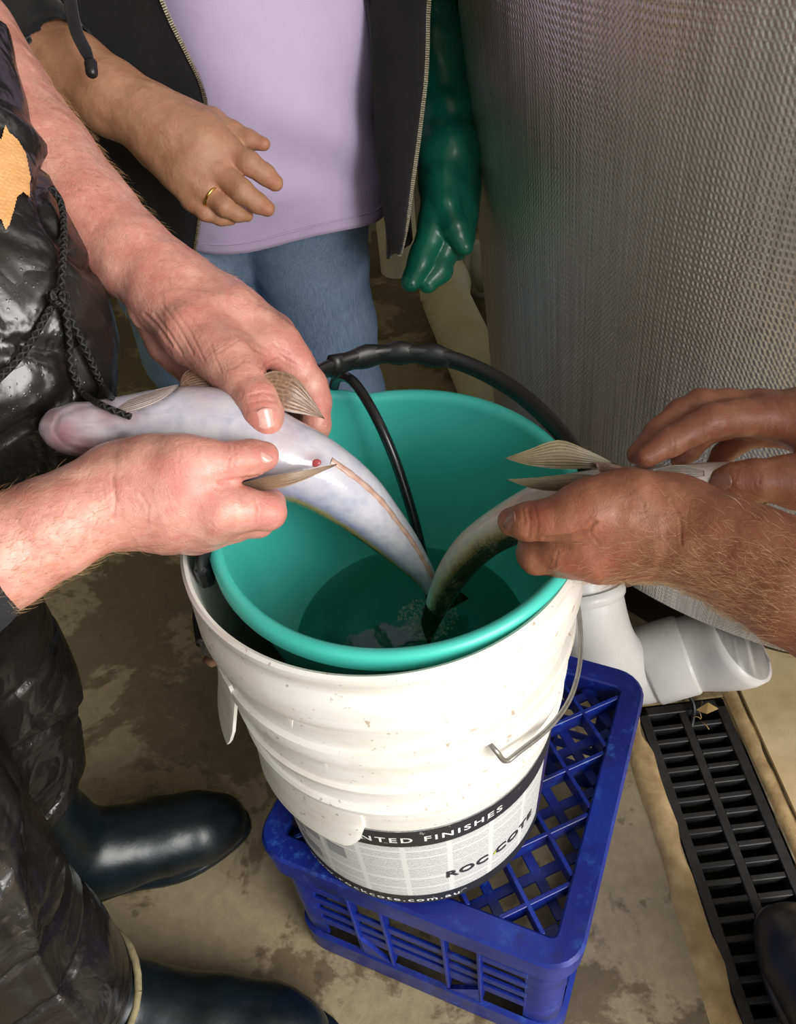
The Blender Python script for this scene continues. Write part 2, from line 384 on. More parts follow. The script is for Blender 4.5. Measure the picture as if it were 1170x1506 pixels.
# far pipes
fp = empty('cream_floor_pipe', tuple(atz(680, 520, 0))); tag(fp, 'cream plastic pipe lying on the floor behind the bucket', 'pipe'); _o = np.array(fp.location)
q0, q1, q2 = atz(655, 440, .06), atz(700, 540, .06), atz(745, 640, .06)
add('pipe', mesh(*lp(tube(catmull([q0, q1, q2], 12), .058, 32), _o)), M['pvcold'], fp)
j = atz(655, 420, .075); jj = at(668, 400, 2.05); j2 = at(728, 392, 2.0)
add('elbow', mesh(*lp(tube(catmull([q0, q0+(j-q0)*.6+np.array([0, 0, .015]), jj], 10), .061, 32), _o)), M['pvcold'], fp)
add('collar', mesh(*lp(tube(catmull([jj, jj+(j2-jj)*.35, j2], 8), [.062, .066, .066, .066, .058, .058, .058, .058], 32), _o)), M['pvcgrey'], fp)
cl = add('collar_ring', mesh(*lp(tube(catmull([jj+(j2-jj)*.5, jj+(j2-jj)*.62], 4), .069, 32), _o)), M['pvcgrey'], fp)
up_ = empty('upright_pipe_stub', tuple(atz(588, 396, 0))); tag(up_, 'pale upright pipe half hidden behind the black hoodie hem', 'pipe')
V, F = lathe([(.001, 0), (.052, 0), (.052, .32), (.048, .32), (.048, .02), (.001, .02)], 32); add('pipe', smooth_by_angle(mesh(V, F)), M['pvcold'], up_)
V, F = lathe([(.052, .24), (.058, .245), (.058, .325), (.052, .33)], 32); add('collar', smooth_by_angle(mesh(V, F)), M['pvcold'], up_)

# ------------------------------------------------------------------ blue crate (upside down)
CX, CY, CYAW, CS, CZ = .0356, .4433, -.4763, .335, .28
crate = empty('milk_crate', (CX, CY, 0), CYAW); tag(crate, 'scuffed blue plastic milk crate turned upside down under the white pail', 'crate')
def rrect(s, r, n=6):
    P = []
    for cx_, cy_, a0 in ((s-r, s-r, 0), (-s+r, s-r, 90), (-s+r, -s+r, 180), (s-r, -s+r, 270)):
        for i in range(n+1):
            a = math.radians(a0+90*i/n); P.append((cx_+r*math.cos(a), cy_+r*math.sin(a)))
    return P
def ring_loft(loops):
    V = []; F = []; n = len(loops[0][0])
    for pts, z in loops: V += [(x, y, z) for x, y in pts]
    for i in range(len(loops)-1):
        for k in range(n): F.append((i*n+k, i*n+(k+1) % n, (i+1)*n+(k+1) % n, (i+1)*n+k))
    return V, F
hs = CS/2; FI = .1415
V, F = ring_loft([(rrect(hs, .034), CZ-.042), (rrect(hs+.001, .034), CZ-.004), (rrect(hs-.002, .032), CZ), (rrect(FI+.002, .008), CZ), (rrect(FI, .007), CZ-.002), (rrect(FI, .007), CZ-.030), (rrect(FI+.004, .010), CZ-.030), (rrect(FI+.004, .010), CZ-.006), (rrect(hs-.006, .03), CZ-.006), (rrect(hs-.004, .03), CZ-.042), (rrect(hs, .034), CZ-.042)])
add('top_rim', smooth_by_angle(mesh(V, F), 30), M['blue'], crate)
def diag_rib(fam, c, h, t, z, name, trim=FI):
    # fam +1: x+y=c ; fam -1: x-y=c  clipped to the opening
    pts = []
    for s in (-trim, trim):
        y = (c-s) if fam > 0 else (s-c)
        if -trim <= y <= trim: pts.append((s, y))
        x = (c-s) if fam > 0 else (c+s)
        if -trim < x < trim: pts.append((x, s))
    if len(pts) < 2: return
    a = np.array(pts[0]); b = max(pts, key=lambda q: np.hypot(*(np.array(q)-a))); b = np.array(b); L = np.hypot(*(b-a))
    if L < .02: return
    ang = math.atan2(b[1]-a[1], b[0]-a[0]); m = (a+b)/2
    add(name, boxmesh(L, t, h, .0006), M['blue'], crate, (m[0], m[1], z), (0, 0, ang))
for n_ in range(-5, 6):
    diag_rib(1, .0615+.073*n_, .022, .0045, CZ-.013, 'rib')
    diag_rib(-1, .1565-.073*3+.073*n_, .022, .0045, CZ-.0131, 'rib')
    diag_rib(1, .0615+.0365+.073*n_, .003, .0105, CZ-.022, 'flat_bar')
    diag_rib(-1, .1565+.0365-.073*3+.073*n_, .003, .0105, CZ-.0222, 'flat_bar')
V, F = ring_loft([(rrect(hs-.012, .03), .0), (rrect(hs-.004, .034), .004), (rrect(hs-.004, .034), .050), (rrect(hs-.010, .03), .052), (rrect(hs-.010, .03), .006), (rrect(hs-.012, .03), .0)])
add('bottom_rim', smooth_by_angle(mesh(V, F), 30), M['blue'], crate)
for q in range(4):
    a = q*math.pi/2; R = Matrix.Rotation(a, 3, 'Z')
    def pl(name, sx, sy, sz, x, z, y=-hs+.012, ry=0.0):
        add(name, boxmesh(sx, sy, sz, .0008), M['blue'], crate, R @ Vector((x, y, z)), (0, ry, a))
    # corner post: an L of two plates with rounded corner
    PV, PF = tube(catmull([(-hs+.046, -hs+.012, 0), (-hs+.024, -hs+.013, 0), (-hs+.013, -hs+.024, 0), (-hs+.012, -hs+.046, 0)], 9), .0022, 6)
    pv_ = []; pf_ = []; cur = catmull([(-hs+.048, -hs+.011, 0), (-hs+.026, -hs+.0115, 0), (-hs+.0115, -hs+.026, 0), (-hs+.011, -hs+.048, 0)], 9)
    inn = catmull([(-hs+.048, -hs+.015, 0), (-hs+.028, -hs+.0155, 0), (-hs+.0155, -hs+.028, 0), (-hs+.015, -hs+.048, 0)], 9)
    for z in (.05, CZ-.02):
        pv_ += [(x, y, z) for x, y, _ in cur]+[(x, y, z) for x, y, _ in inn[::-1]]
    n = 18
    for k in range(n): pf_.append((k, (k+1) % n, n+(k+1) % n, n+k))
    pf_.append(tuple(range(n))[::-1]); pf_.append(tuple(range(n, 2*n)))
    o = add('corner_post', smooth_by_angle(mesh(pv_, pf_), 30), M['blue'], crate); o.rotation_euler = (0, 0, a)
    for x in (-.072, -.034, .034, .072): pl('upright_bar', .004, .012, .19, x, .15)
    for i, z in enumerate((.222, .192, .160, .128, .098)):
        if i < 4:
            for x0 in (-.097, .097): pl('slat', .05, .004, .013, x0, z)
        if i in (0, 2, 3, 4): pl('slat', .148, .004, .014 if i != 4 else .022, 0, z-.002)
    pl('lower_slat', .05, .004, .016, -.097, .098); pl('lower_slat', .05, .004, .016, .097, .098)
    for x in (-.072, .072):        # gussets beside the hand hold
        sgn = 1 if x < 0 else -1
        gv = [(x, -hs+.006, .05), (x+sgn*.04, -hs+.006, .05), (x, -hs+.006, .1), (x, -hs+.011, .05), (x+sgn*.04, -hs+.011, .05), (x, -hs+.011, .1)]
        o = add('gusset', mesh(gv, [(0, 1, 2), (5, 4, 3), (0, 3, 4, 1), (1, 4, 5, 2), (2, 5, 3, 0)], False), M['blue'], crate); o.rotation_euler = (0, 0, a)

# ------------------------------------------------------------------ white pail
BB = Vector((-.015, .424, CZ)); BT = Vector((-.013, .4425, CZ+.377))
pail = empty('paint_pail', BB); pail.rotation_mode = 'QUATERNION'
pail.rotation_quaternion = (BT-BB).to_track_quat('Z', 'Y'); 
# keep angles: zero = towards -Y
_ax = (BT-BB).normalized(); pail.rotation_quaternion = Vector((0, 0, 1)).rotation_difference(_ax)
tag(pail, 'dirty white plastic paint pail with a printed label on the blue crate', 'pail')
def PR(h): return .1296+.0505*h
prof = [(.001, .012), (.118, .012), (.1225, .0), (.1290, .002)]
for h, e in ((.004, 0), (.158, 0), (.162, .0012), (.188, .0012), (.190, .0045), (.197, .0055), (.200, .0035), (.2005, .001), (.222, .001), (.224, .0045), (.231, .0055), (.233, .002), (.268, .0016), (.2695, .0065), (.2745, .0072), (.283, .0055), (.2845, .001), (.318, .001), (.3195, .0065), (.326, .0075), (.352, .005), (.356, .002), (.366, .002), (.370, .004), (.3765, .0035)):
    prof.append((PR(h)+e, h))
prof += [(PR(.377)+.001, .3785), (PR(.377)-.0015, .377), (PR(.36)-.0035, .36), (PR(.02)-.004, .02), (.001, .018)]
V, F = lathe(prof, 144); pb = add('body', smooth_by_angle(mesh(V, F), 40), M['pail'], pail)
# ears, skirt flap
def patch(a0, a1, h0, h1, off, n=24, m=3, thick=.0025, bulge=0.0, taper=0.0):
    V = []; F = []
    for s in (0, 1):
        for i in range(n+1):
            t = i/n; a = math.radians(a0+(a1-a0)*t); e = min(1, min(t, 1-t)/.12+.001)**.5 if taper else 1
            for j in range(m+1):
                hh = h1+(h0-h1)*(j/m)*(1-taper+taper*e); r = PR(hh)+off+(0 if s else -thick)+bulge*(j/m)**1.5*e
                V.append((r*math.sin(a), -r*math.cos(a), hh))
    k = (n+1)*(m+1)
    for s in (0, 1):
        for i in range(n):
            for j in range(m):
                a = s*k+i*(m+1)+j; q = (a, a+1, a+m+2, a+m+1); F.append(q if s == 0 else q[::-1])
    for i in range(n):
        for j in (0, m):
            a = i*(m+1)+j; F.append((a, a+m+1, a+k+m+1, a+k) if j == 0 else (a, a+k, a+k+m+1, a+m+1))
    for i in (0, n):
        for j in range(m):
            a = i*(m+1)+j; F.append((a, a+k, a+k+1, a+1) if i == 0 else (a, a+1, a+k+1, a+k))
    return V, F
V, F = patch(-76, -18, .132, .196, .003, 30, 8, .003, .006, .5); add('grip_flap', smooth_by_angle(mesh(V, F), 50), M['pail'], pail)
V, F = patch(-118, -60, .198, .290, .006, 24, 8, .003, .020, .8); add('handle_ear', smooth_by_angle(mesh(V, F), 50), M['pail'], pail)
for a_, h0, h1 in ((-31, .319, .306), (-24, .270, .258)):
    a_ = math.radians(a_); r = PR(h0)+.0058
    pv_ = [(r*math.sin(a_), -r*math.cos(a_), h0), (r*math.sin(a_+.02), -r*math.cos(a_+.02), h0), ((r+.001)*math.sin(a_+.004), -(r+.001)*math.cos(a_+.004), h1), ((r-.006)*math.sin(a_+.01), -(r-.006)*math.cos(a_+.01), h0)]
    add('mould_rib', mesh(pv_, [(0, 1, 2), (1, 3, 2), (3, 0, 2), (0, 3, 1)], False), M['pail'], pail)
# label with print
def lab(name, a0, a1, h0, h1, off, m, parent, n=60):
    V = []; F = []; UV = []
    for i in range(n+1):
        a = math.radians(a0+(a1-a0)*i/n)
        for h in (h0, h1): V.append(((PR(h)+off)*math.sin(a), -(PR(h)+off)*math.cos(a), h)); UV.append((a*.13, h))
    for i in range(n): F.append((2*i, 2*i+2, 2*i+3, 2*i+1))
    me = mesh(V, F); uv = me.uv_layers.new(name='UVMap')
    for l in me.loops: uv.data[l.index].uv = (UV[l.vertex_index][0]*10, UV[l.vertex_index][1]*10)
    return add(name, me, m, parent)
lb = lab('label', -175, 160, .004, .157, .0006, M['label'], pail, 120)
lab('top_band', -120, 92, .128, .156, .0010, M['band'], lb)
lab('bottom_band', -175, 160, .0045, .022, .0010, M['band'], lb, 120)
lab('side_band', 60, 82, .022, .128, .0010, M['purple_ink'], lb, 12)
def wraptext(txt, a_c, h_c, size, off, m, name, parent, bold=.03, sx=1.0, space=1.12):
    cu = bpy.data.curves.new('txt', 'FONT'); cu.body = txt; cu.size = size; cu.align_x = 'CENTER'; cu.resolution_u = 3; cu.space_character = space; cu.offset = size*bold
    to = bpy.data.objects.new('txt', cu); COL.objects.link(to); dg = bpy.context.evaluated_depsgraph_get()
    me = bpy.data.meshes.new_from_object(to.evaluated_get(dg)); bpy.data.objects.remove(to); bpy.data.curves.remove(cu)
    for v in me.vertices:
        h = h_c+v.co.y; r = PR(h)+off; a = math.radians(a_c)+v.co.x*sx/r
        v.co = (r*math.sin(a), -r*math.cos(a), h)
    me.update(); return add(name, me, m, parent)
wraptext('TINTED FINISHES', 1.5, .1375, .0125, .0014, M['white_ink'], 'lettering', lb, bold=.02, sx=1.18, space=1.3)
wraptext('ROC COTE', 30, .0535, .0165, .0012, M['black_ink'], 'lettering', lb, bold=.035, sx=1.15)
wraptext('www.rockcote.com.au', -22, .0095, .0098, .0014, M['white_ink'], 'lettering', lb, bold=.015, sx=1.45, space=1.25)
def dot(a, h, s, m, name):
    a = math.radians(a); r = PR(h)+.0013
    V = [(r*math.sin(a+da/r), -r*math.cos(a+da/r), h+dh) for da, dh in ((-s*.5, -s*.6), (s*.1, -s*.9), (s*.6, s), (-s*.2, s*.4))]
    add(name, mesh(V, [(0, 1, 2, 3)], False), m, lb)
dot(29.0, .0585, .0034, M['yellow_ink'], 'leaf_mark')
for a0, a1, h0, h1 in ((-62, -52, .07, .10), (-50, -42, .085, .105), (-58, -45, .04, .06), (-38, -30, .08, .10)):
    lab('picture_block', a0, a1, h0, h1, .0009, plain('grey print', srgb(150, 152, 156), srgb(120, 122, 128), .6, scale=60), lb, 6)
# wire bail
def pc(a, h, e): a = math.radians(a); r = PR(h)+e; return (r*math.sin(a), -r*math.cos(a), h)
wp = [pc(24, .263, -.002), pc(24.5, .262, .010), pc(27, .246, .013), pc(32, .243, .012), pc(48, .232, .012), pc(64, .224, .014), pc(80, .232, .016), pc(97, .262, .016), pc(112, .292, .015), pc(140, .312, .014), pc(180, .318, .014), pc(220, .316, .014), pc(258, .305, .014), pc(272, .300, .013), pc(283, .297, .012), pc(291, .296, .008), pc(292, .296, -.002)]
V, F = tube(catmull(wp, 110), .0021, 8); add('wire_handle', mesh(V, F), M['wire'], pail)
V, F = tube(catmull(wp[10:15], 40), .0048, 12); add('handle_grip', mesh(V, F), M['black'], pail)
V, F = tube([pc(292, .297, -.002), pc(291.5, .297, .009), pc(289, .296, .0125)], .0032, 10); add('handle_pin', mesh(V, F), M['rust'], pail)
V, F = lathe([(.0001, -.003), (.003, -.003), (.0042, 0), (.0001, .0006)], 12)
add('dimple', mesh(V, F), M['rust'], pail, pc(11, .254, .001), (math.pi/2, 0, math.radians(11)))
pail_me = None

# ------------------------------------------------------------------ teal bucket
TBX, TBY, TBZ = -.0015, .4465, .405
tb = empty('teal_bucket', (TBX, TBY, TBZ)); tag(tb, 'teal green bucket of water with a black carry handle inside the white pail', 'bucket')
TBH = .260; RIM = .1365; BOT = .086
def tb_r(z): return BOT+(RIM-BOT)*(z/TBH)
SPA = math.radians(180+24)     # spout direction (angle from -Y)
def tb_shape():
    n = 160; prof = [(.001, .004, 0), (BOT-.006, .003, 0), (BOT, .012, 0)]
    for z in np.linspace(.03, TBH-.014, 18): prof.append((tb_r(z)-.0028, z, 1))
    prof += [(RIM-.0048, TBH-.006, 1), (RIM-.0042, TBH-.001, 1), (RIM-.001, TBH+.0025, 1), (RIM+.003, TBH+.0025, 1), (RIM+.0058, TBH-.001, 1), (RIM+.0058, TBH-.012, 1), (RIM+.0035, TBH-.0125, 1), (RIM+.001, TBH-.006, 1)]
    for z in np.linspace(TBH-.02, .01, 12): prof.append((tb_r(z), z, 2))
    prof += [(BOT-.004, 0, 0), (.001, 0, 0)]
    V = []; F = []; m = len(prof)
    for i in range(n):
        a = 2*math.pi*i/n; d = (a-SPA+math.pi) % (2*math.pi)-math.pi
        for r, z, k in prof:
            t = max(0, (z-.10)/(TBH-.10)); w = math.radians(7+12*t); s = math.exp(-(d/w)**2)
            tri = max(0, 1-abs(d)/math.radians(4+15*t)) if t > 0 else 0
            rr = r+.016*tri*t**1.2*(k > 0); zz = z+.011*max(0, 1-abs(d)/math.radians(17))*(1 if z > TBH-.03 else 0)
            V.append((rr*math.sin(a), -rr*math.cos(a), zz))
    for i in range(n):
        j = (i+1) % n
        for k in range(m-1): F.append((i*m+k, j*m+k, j*m+k+1, i*m+k+1))
    me = mesh(V, F); bm = bmesh.new(); bm.from_mesh(me); bmesh.ops.recalc_face_normals(bm, faces=bm.faces); bm.to_mesh(me); bm.free()
    return smooth_by_angle(me, 55)
add('body', tb_shape(), M['teal'], tb)
M['handle'] = plain('black handle plastic', (.010, .010, .010), (.006, .006, .006), .38, scale=40)
# handle: lugs at the sides and a big arc leaning away
def tl(v): return np.array(v)-np.array([TBX, TBY, TBZ])
hp = [(301, 842, .60), (300, 815, .595), (318, 760, .585), (370, 650, .60), (420, 585, .63), (470, 548, .66), (540, 524, .68), (610, 520, .685), (680, 534, .685), (750, 570, .675), (805, 616, .66), (845, 665, .645), (862, 705, .63), (866, 735, .62)]
Pn = catmull([tl(at(*q)) for q in hp], 90)
V, F = tube(Pn, .0050, 12, True, (0, 0, 1), 1.75); hd = add('handle', mesh(V, F), M['handle'], tb)
gp = Pn[36:54]; ww = .0058+.0008*np.cos(np.linspace(0, 7*math.pi, 18)); V, F = tube(gp, ww, 14, True, (0, 0, 1), 1.7)
add('finger_grip', mesh(V, F), M['handle'], hd)
for q in ((301, 842, .602), (866, 735, .622)):
    c = tl(at(*q)); 
    add('handle_lug', boxmesh(.011, .016, .022, .003), M['blackgloss'], tb, c)

# water, opaque greenish with bubbles
def mat_water():
    n = NT('bucket water'); v = n.obj()
    nm = n.bump(n.noise(v, 28, 3), .12, .006)
    return n.set((.62, .88, .82), .06, 0, nm, .5, **{'Transmission Weight': 1.0, 'IOR': 1.33})
M['water'] = mat_water()
WZ = .505; wr = tb_r(WZ-TBZ)-.0032
V, F = lathe([(.0005, .0), (wr*.25, 0), (wr*.5, 0), (wr*.75, 0), (wr, 0), (tb_r(.02)-.0035, .02-(WZ-TBZ)), (.0005, .02-(WZ-TBZ)+.001)], 64)
wt = add('water', smooth_by_angle(mesh(V, F), 40), M['water'], None, (TBX, TBY, WZ)); tag(wt, 'clear water pooled inside the teal bucket', 'water')
M['foam'] = plain('foam film', (.55, .62, .60), (.42, .50, .48), .08, scale=200, **{'Alpha': .28})
def bubble_mesh(r, z=.0):
    bm = bmesh.new(); bmesh.ops.create_icosphere(bm, subdivisions=1, radius=r); 
    return [tuple(v.co) for v in bm.verts], [tuple(v.index for v in f.verts) for f in bm.faces]
bv, bf = [], []
fc = atz(628, 908, WZ)
for k in range(420):
    a = random.random()*2*math.pi; rr = .003+.021*random.random()**.7; r = random.choice((.0007, .0009, .0012, .0016))
    c = np.array([fc[0]-TBX+rr*1.15*math.cos(a), fc[1]-TBY+rr*math.sin(a)-.001, .0003])
    v, f = bubble_mesh(r); o = len(bv); bv += [tuple(np.array(q)+c) for q in v]; bf += [tuple(i+o for i in t) for t in f]
fm = add('foam_bubbles', mesh(bv, bf), M['foam'], None, (TBX, TBY, WZ)); tag(fm, 'small patch of foam bubbles around the fish tails in the bucket', 'foam', kind='stuff')

# air hose hooked over the rim
hz = [(491, 600, .73), (490, 575, .72), (496, 556, .70), (512, 556, .685), (530, 575, .68), (555, 618, .675), (580, 675, .68), (600, 735, .69), (615, 790, .70), (628, 850, .715), (636, 905, .74)]
V, F = tube(catmull([at(*q) for q in hz], 60), .0044, 12); ho = add('air_hose', mesh(V, F), M['blackgloss']); tag(ho, 'thin black air hose hooked over the rim into the teal bucket', 'hose')
# cable into the drain
cbl = [(1012, 1020, 1.20), (1020, 1040, 1.205), (1017, 1065, 1.20), (1010, 1085, 1.20), (1003, 1098, 1.20)]
cp = catmull([at(*q) for q in cbl], 24); cp[-4:, 2] -= np.array([.005, .015, .03, .045])
V, F = tube(cp, .0032, 10); ca = add('cable', mesh(V, F), M['black']); tag(ca, 'short black cable running from under the elbow into the drain', 'cable')
def strawpiece(pts, r, lab_):
    V, F = tube(catmull(pts, 8), r, 5); o = add('straw', mesh(V, F), M['straw']); tag(o, lab_, 'straw', 'straw bits on the drain grate')
sp_ = []
for k in range(5):
    a = atz(1028+random.uniform(-14, 14), 1052+random.uniform(-10, 18), .003); th = random.uniform(0, 6.28); L = random.uniform(.008, .02)
    d = np.array([math.cos(th), math.sin(th), .1])*L
    strawpiece([a, a+d*.5+np.array([0, 0, .003]), a+d], .0007, 'dry straw bit caught at the top end of the drain grate')
lf = atz(1040, 1046, .006)
V = [lf+np.array(q) for q in ((-.016, .004, 0), (-.004, -.006, .003), (.014, -.002, .006), (.002, .008, .010))]; V += [v+np.array([0, 0, .0008]) for v in V]
lo = add('dry_leaf', mesh(V, [(0, 1, 2, 3), (7, 6, 5, 4), (0, 4, 5, 1), (1, 5, 6, 2), (2, 6, 7, 3), (3, 7, 4, 0)], False), M['straw']); tag(lo, 'curled dry leaf at the head of the drain grate', 'leaf')

# ------------------------------------------------------------------ smooth-union distance field -> one continuous mesh
def smin(a, b, k):
    h = np.maximum(k-np.abs(a-b), 0)/k
    return np.minimum(a, b)-h*h*k*.25
class Field:
    def __init__(s, pts, h, pad=.03):
        P = np.array([p[:3] for p in pts]); R = np.array([p[3] for p in pts])[:, None]
        s.h = h; s.lo = (P-R).min(0)-pad; hi = (P+R).max(0)+pad
        s.n = np.ceil((hi-s.lo)/h).astype(int)+1
        s.ax = [(s.lo[i]+h*np.arange(s.n[i])).astype(np.float32) for i in range(3)]
        s.B = np.full(s.n, .04, np.float32); s.O = None
    def blk(s, lo, hi):
        i0 = np.clip(np.floor((lo-s.lo)/s.h).astype(int), 0, s.n-1); i1 = np.clip(np.ceil((hi-s.lo)/s.h).astype(int)+1, 1, s.n)
        sl = tuple(slice(a, b) for a, b in zip(i0, i1))
        return sl, s.ax[0][sl[0]][:, None, None], s.ax[1][sl[1]][None, :, None], s.ax[2][sl[2]][None, None, :]
    def seg(s, a, b, X, Y, Z, nrm=None, sc=1.0):
        pa, pb = np.array(a[:3]), np.array(b[:3]); ba = pb-pa; L2 = max(ba @ ba, 1e-12)
        dx, dy, dz = X-np.float32(pa[0]), Y-np.float32(pa[1]), Z-np.float32(pa[2])
        t = np.clip((dx*np.float32(ba[0]/L2)+dy*np.float32(ba[1]/L2)+dz*np.float32(ba[2]/L2)), 0, 1)
        qx, qy, qz = dx-t*np.float32(ba[0]), dy-t*np.float32(ba[1]), dz-t*np.float32(ba[2])
        q2 = qx*qx+qy*qy+qz*qz
        if nrm is not None and sc != 1.0:
            qn = qx*np.float32(nrm[0])+qy*np.float32(nrm[1])+qz*np.float32(nrm[2]); q2 = q2+(sc*sc-1)*qn*qn
        return np.sqrt(q2)-(np.float32(a[3])+t*np.float32(b[3]-a[3]))
    def chain(s, pts, k=.004, kj=.002, nrm=None, sc=1.0, target=None):
        P = np.array([p[:3] for p in pts]); R = np.array([p[3] for p in pts])[:, None]; m = k+5*s.h
        sl, X, Y, Z = s.blk((P-R).min(0)-m, (P+R).max(0)+m)
        d = None
        for a, b in zip(pts[:-1], pts[1:]):
            e = s.seg(a, b, X, Y, Z, nrm, sc); d = e if d is None else smin(d, e, kj)
        return sl, d
    def add(s, pts, k=.008, **kw):
        sl, d = s.chain(pts, k, **kw); s.B[sl] = smin(s.B[sl], d, k)
    def cut(s, pts, k=.003, **kw):
        T = s.B if s.O is None else s.O
        sl, d = s.chain(pts, k, **kw); T[sl] = -smin(-T[sl], d, k)
    def finger(s, pts, k=.008, k2=.0012, **kw):
        if s.O is None: s.O = s.B.copy()
        sl, d = s.chain(pts, k, **kw); s.O[sl] = smin(s.O[sl], smin(s.B[sl], d, k), k2)
    def poly(s):
        D = s.B if s.O is None else s.O
        for w_ in (D[0], D[-1], D[:, 0], D[:, -1], D[:, :, 0], D[:, :, -1]): np.maximum(w_, s.h*.5, out=w_)
        S = D < 0
        c = np.zeros(np.array(D.shape)-1, np.uint8)
        for i in (0, 1):
            for j in (0, 1):
                for k in (0, 1): c += S[i:c.shape[0]+i, j:c.shape[1]+j, k:c.shape[2]+k]
        act = (c > 0) & (c < 8); I = np.argwhere(act); idx = np.full(act.shape, -1, np.int32); idx[act] = np.arange(len(I))
        acc = np.zeros((len(I), 3)); cnt = np.zeros(len(I)); cr = [(i, j, k) for i in (0, 1) for j in (0, 1) for k in (0, 1)]
        val = {q: D[I[:, 0]+q[0], I[:, 1]+q[1], I[:, 2]+q[2]] for q in cr}
        for a in cr:
            for ax in range(3):
                if a[ax] == 0:
                    b = list(a); b[ax] = 1; b = tuple(b); da, db = val[a], val[b]; m = (da < 0) != (db < 0)
                    t = da[m]/(da[m]-db[m]); p = np.tile(np.array(a, float), (m.sum(), 1)); p[:, ax] += t; acc[m] += p; cnt[m] += 1
        V = s.lo+s.h*(I+acc/cnt[:, None]); Q = []
        for ax in range(3):
            A = [slice(None)]*3; Bq = [slice(None)]*3; A[ax] = slice(0, -1); Bq[ax] = slice(1, None)
            diff = S[tuple(A)] != S[tuple(Bq)]; E = np.argwhere(diff); o1, o2 = [(1, 2), (2, 0), (0, 1)][ax]
            ok = (E[:, o1] > 0) & (E[:, o2] > 0) & (E[:, o1] < act.shape[o1]) & (E[:, o2] < act.shape[o2]); E = E[ok]
            def cell(d1, d2):
                C_ = E.copy(); C_[:, o1] -= d1; C_[:, o2] -= d2; return idx[C_[:, 0], C_[:, 1], C_[:, 2]]
            q = np.stack([cell(1, 1), cell(0, 1), cell(0, 0), cell(1, 0)], 1)
            ins = S[E[:, 0], E[:, 1], E[:, 2]]; q[~ins] = q[~ins][:, ::-1]
            Q.append(q[(q >= 0).all(1)])
        Q = np.vstack(Q); used = np.zeros(len(V), bool); used[Q.ravel()] = True; rm = np.cumsum(used)-1
        return V[used], rm[Q]
def vnormals(V, Q):
    fn = np.cross(V[Q[:, 2]]-V[Q[:, 0]], V[Q[:, 3]]-V[Q[:, 1]]); N = np.zeros_like(V)
    for k in range(4): 
        for c in range(3): N[:, c] += np.bincount(Q[:, k], fn[:, c], len(V))
    return N/(np.linalg.norm(N, axis=1)[:, None]+1e-12)
def relax(V, Q, it=2, f=.5):
    for _ in range(it):
        A = np.zeros_like(V); C_ = np.zeros(len(V))
        for a, b in ((0, 1), (1, 2), (2, 3), (3, 0)):
            for u, w in ((a, b), (b, a)):
                for c in range(3): A[:, c] += np.bincount(Q[:, u], V[Q[:, w], c], len(V))
                C_ += np.bincount(Q[:, u], minlength=len(V))
        V = V+f*(A/C_[:, None]-V)
    return V
def project(V):
    d = V-CAMPOS; z = d @ _fw; return np.stack([W/2+FPX*(d @ _r)/z, H/2-FPX*(d @ _u)/z, z], 1)
def noise3(P, f, seed=0, octs=1):
    r = np.random.default_rng(seed); out = np.zeros(len(P))
    for o in range(octs):
        for _ in range(6):
            w = r.normal(size=3); w *= f*(2**o)/np.linalg.norm(w)*r.uniform(.7, 1.3); out += np.sin(P @ w*2*math.pi+r.uniform(0, 6.28))/(6*2**o)*1.6
    return out
def segdist(p, a, b):
    a = np.array(a, float); b = np.array(b, float); ba = b-a; t = np.clip(((p-a) @ ba)/(ba @ ba+1e-9), 0, 1)
    return np.linalg.norm(p-a-t[:, None]*ba, axis=1)
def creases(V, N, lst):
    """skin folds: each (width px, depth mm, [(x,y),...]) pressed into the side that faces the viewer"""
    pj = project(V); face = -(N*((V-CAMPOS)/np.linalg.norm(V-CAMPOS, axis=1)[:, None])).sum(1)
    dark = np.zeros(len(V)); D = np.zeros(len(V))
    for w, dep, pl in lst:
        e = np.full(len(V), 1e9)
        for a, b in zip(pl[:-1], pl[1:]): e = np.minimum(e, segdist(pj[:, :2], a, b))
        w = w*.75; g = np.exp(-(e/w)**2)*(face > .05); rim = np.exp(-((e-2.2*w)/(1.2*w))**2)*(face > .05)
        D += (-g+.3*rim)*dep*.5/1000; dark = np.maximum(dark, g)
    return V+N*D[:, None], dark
def blobs(V, lst):
    pj = project(V)[:, :2]; out = np.zeros(len(V))
    for x, y, r, s in lst: out = np.maximum(out, s*np.exp(-((pj-np.array([x, y]))**2).sum(1)/r**2))
    return out
def settint(me, R, B):
    a = me.attributes.new('tint', 'FLOAT_COLOR', 'POINT'); c = np.zeros((len(R), 4), np.float32); c[:, 0] = R; c[:, 2] = B; c[:, 3] = 1
    a.data.foreach_set('color', c.ravel())
def hairs(V, N, Q, n, along, length, wfun, seed, curl=.25, width=.00009):
    """fine arm hairs: slim curved three-sided strands rooted on the skin"""
    r = np.random.default_rng(seed); w = wfun(V); w = w/w.sum(); ids = r.choice(len(V), n, p=w); HV = []; HF = []
    for i in ids:
        p = V[i]; nn = N[i]; al = np.array(along, float)+r.normal(size=3)*.35; al -= nn*(al @ nn); al /= np.linalg.norm(al)+1e-9
        L = length*r.uniform(.5, 1.2); side = np.cross(nn, al); b = r.normal()*curl; o = len(HV)
        for k, t in enumerate((0, .4, .75, 1.0)):
            c = p+nn*(L*(.55*t-.25*t*t)-.0003)+al*L*(.8*t)+side*L*b*t*t; wd_ = width*(1-.7*t)
            HV += [c+side*wd_, c-side*wd_*.5+nn*wd_*.8, c-side*wd_*.5-nn*wd_*.8]
        for k in range(3):
            for q in range(3): HF.append((o+3*k+q, o+3*k+(q+1) % 3, o+3*k+3+(q+1) % 3, o+3*k+3+q))
    return HV, HF
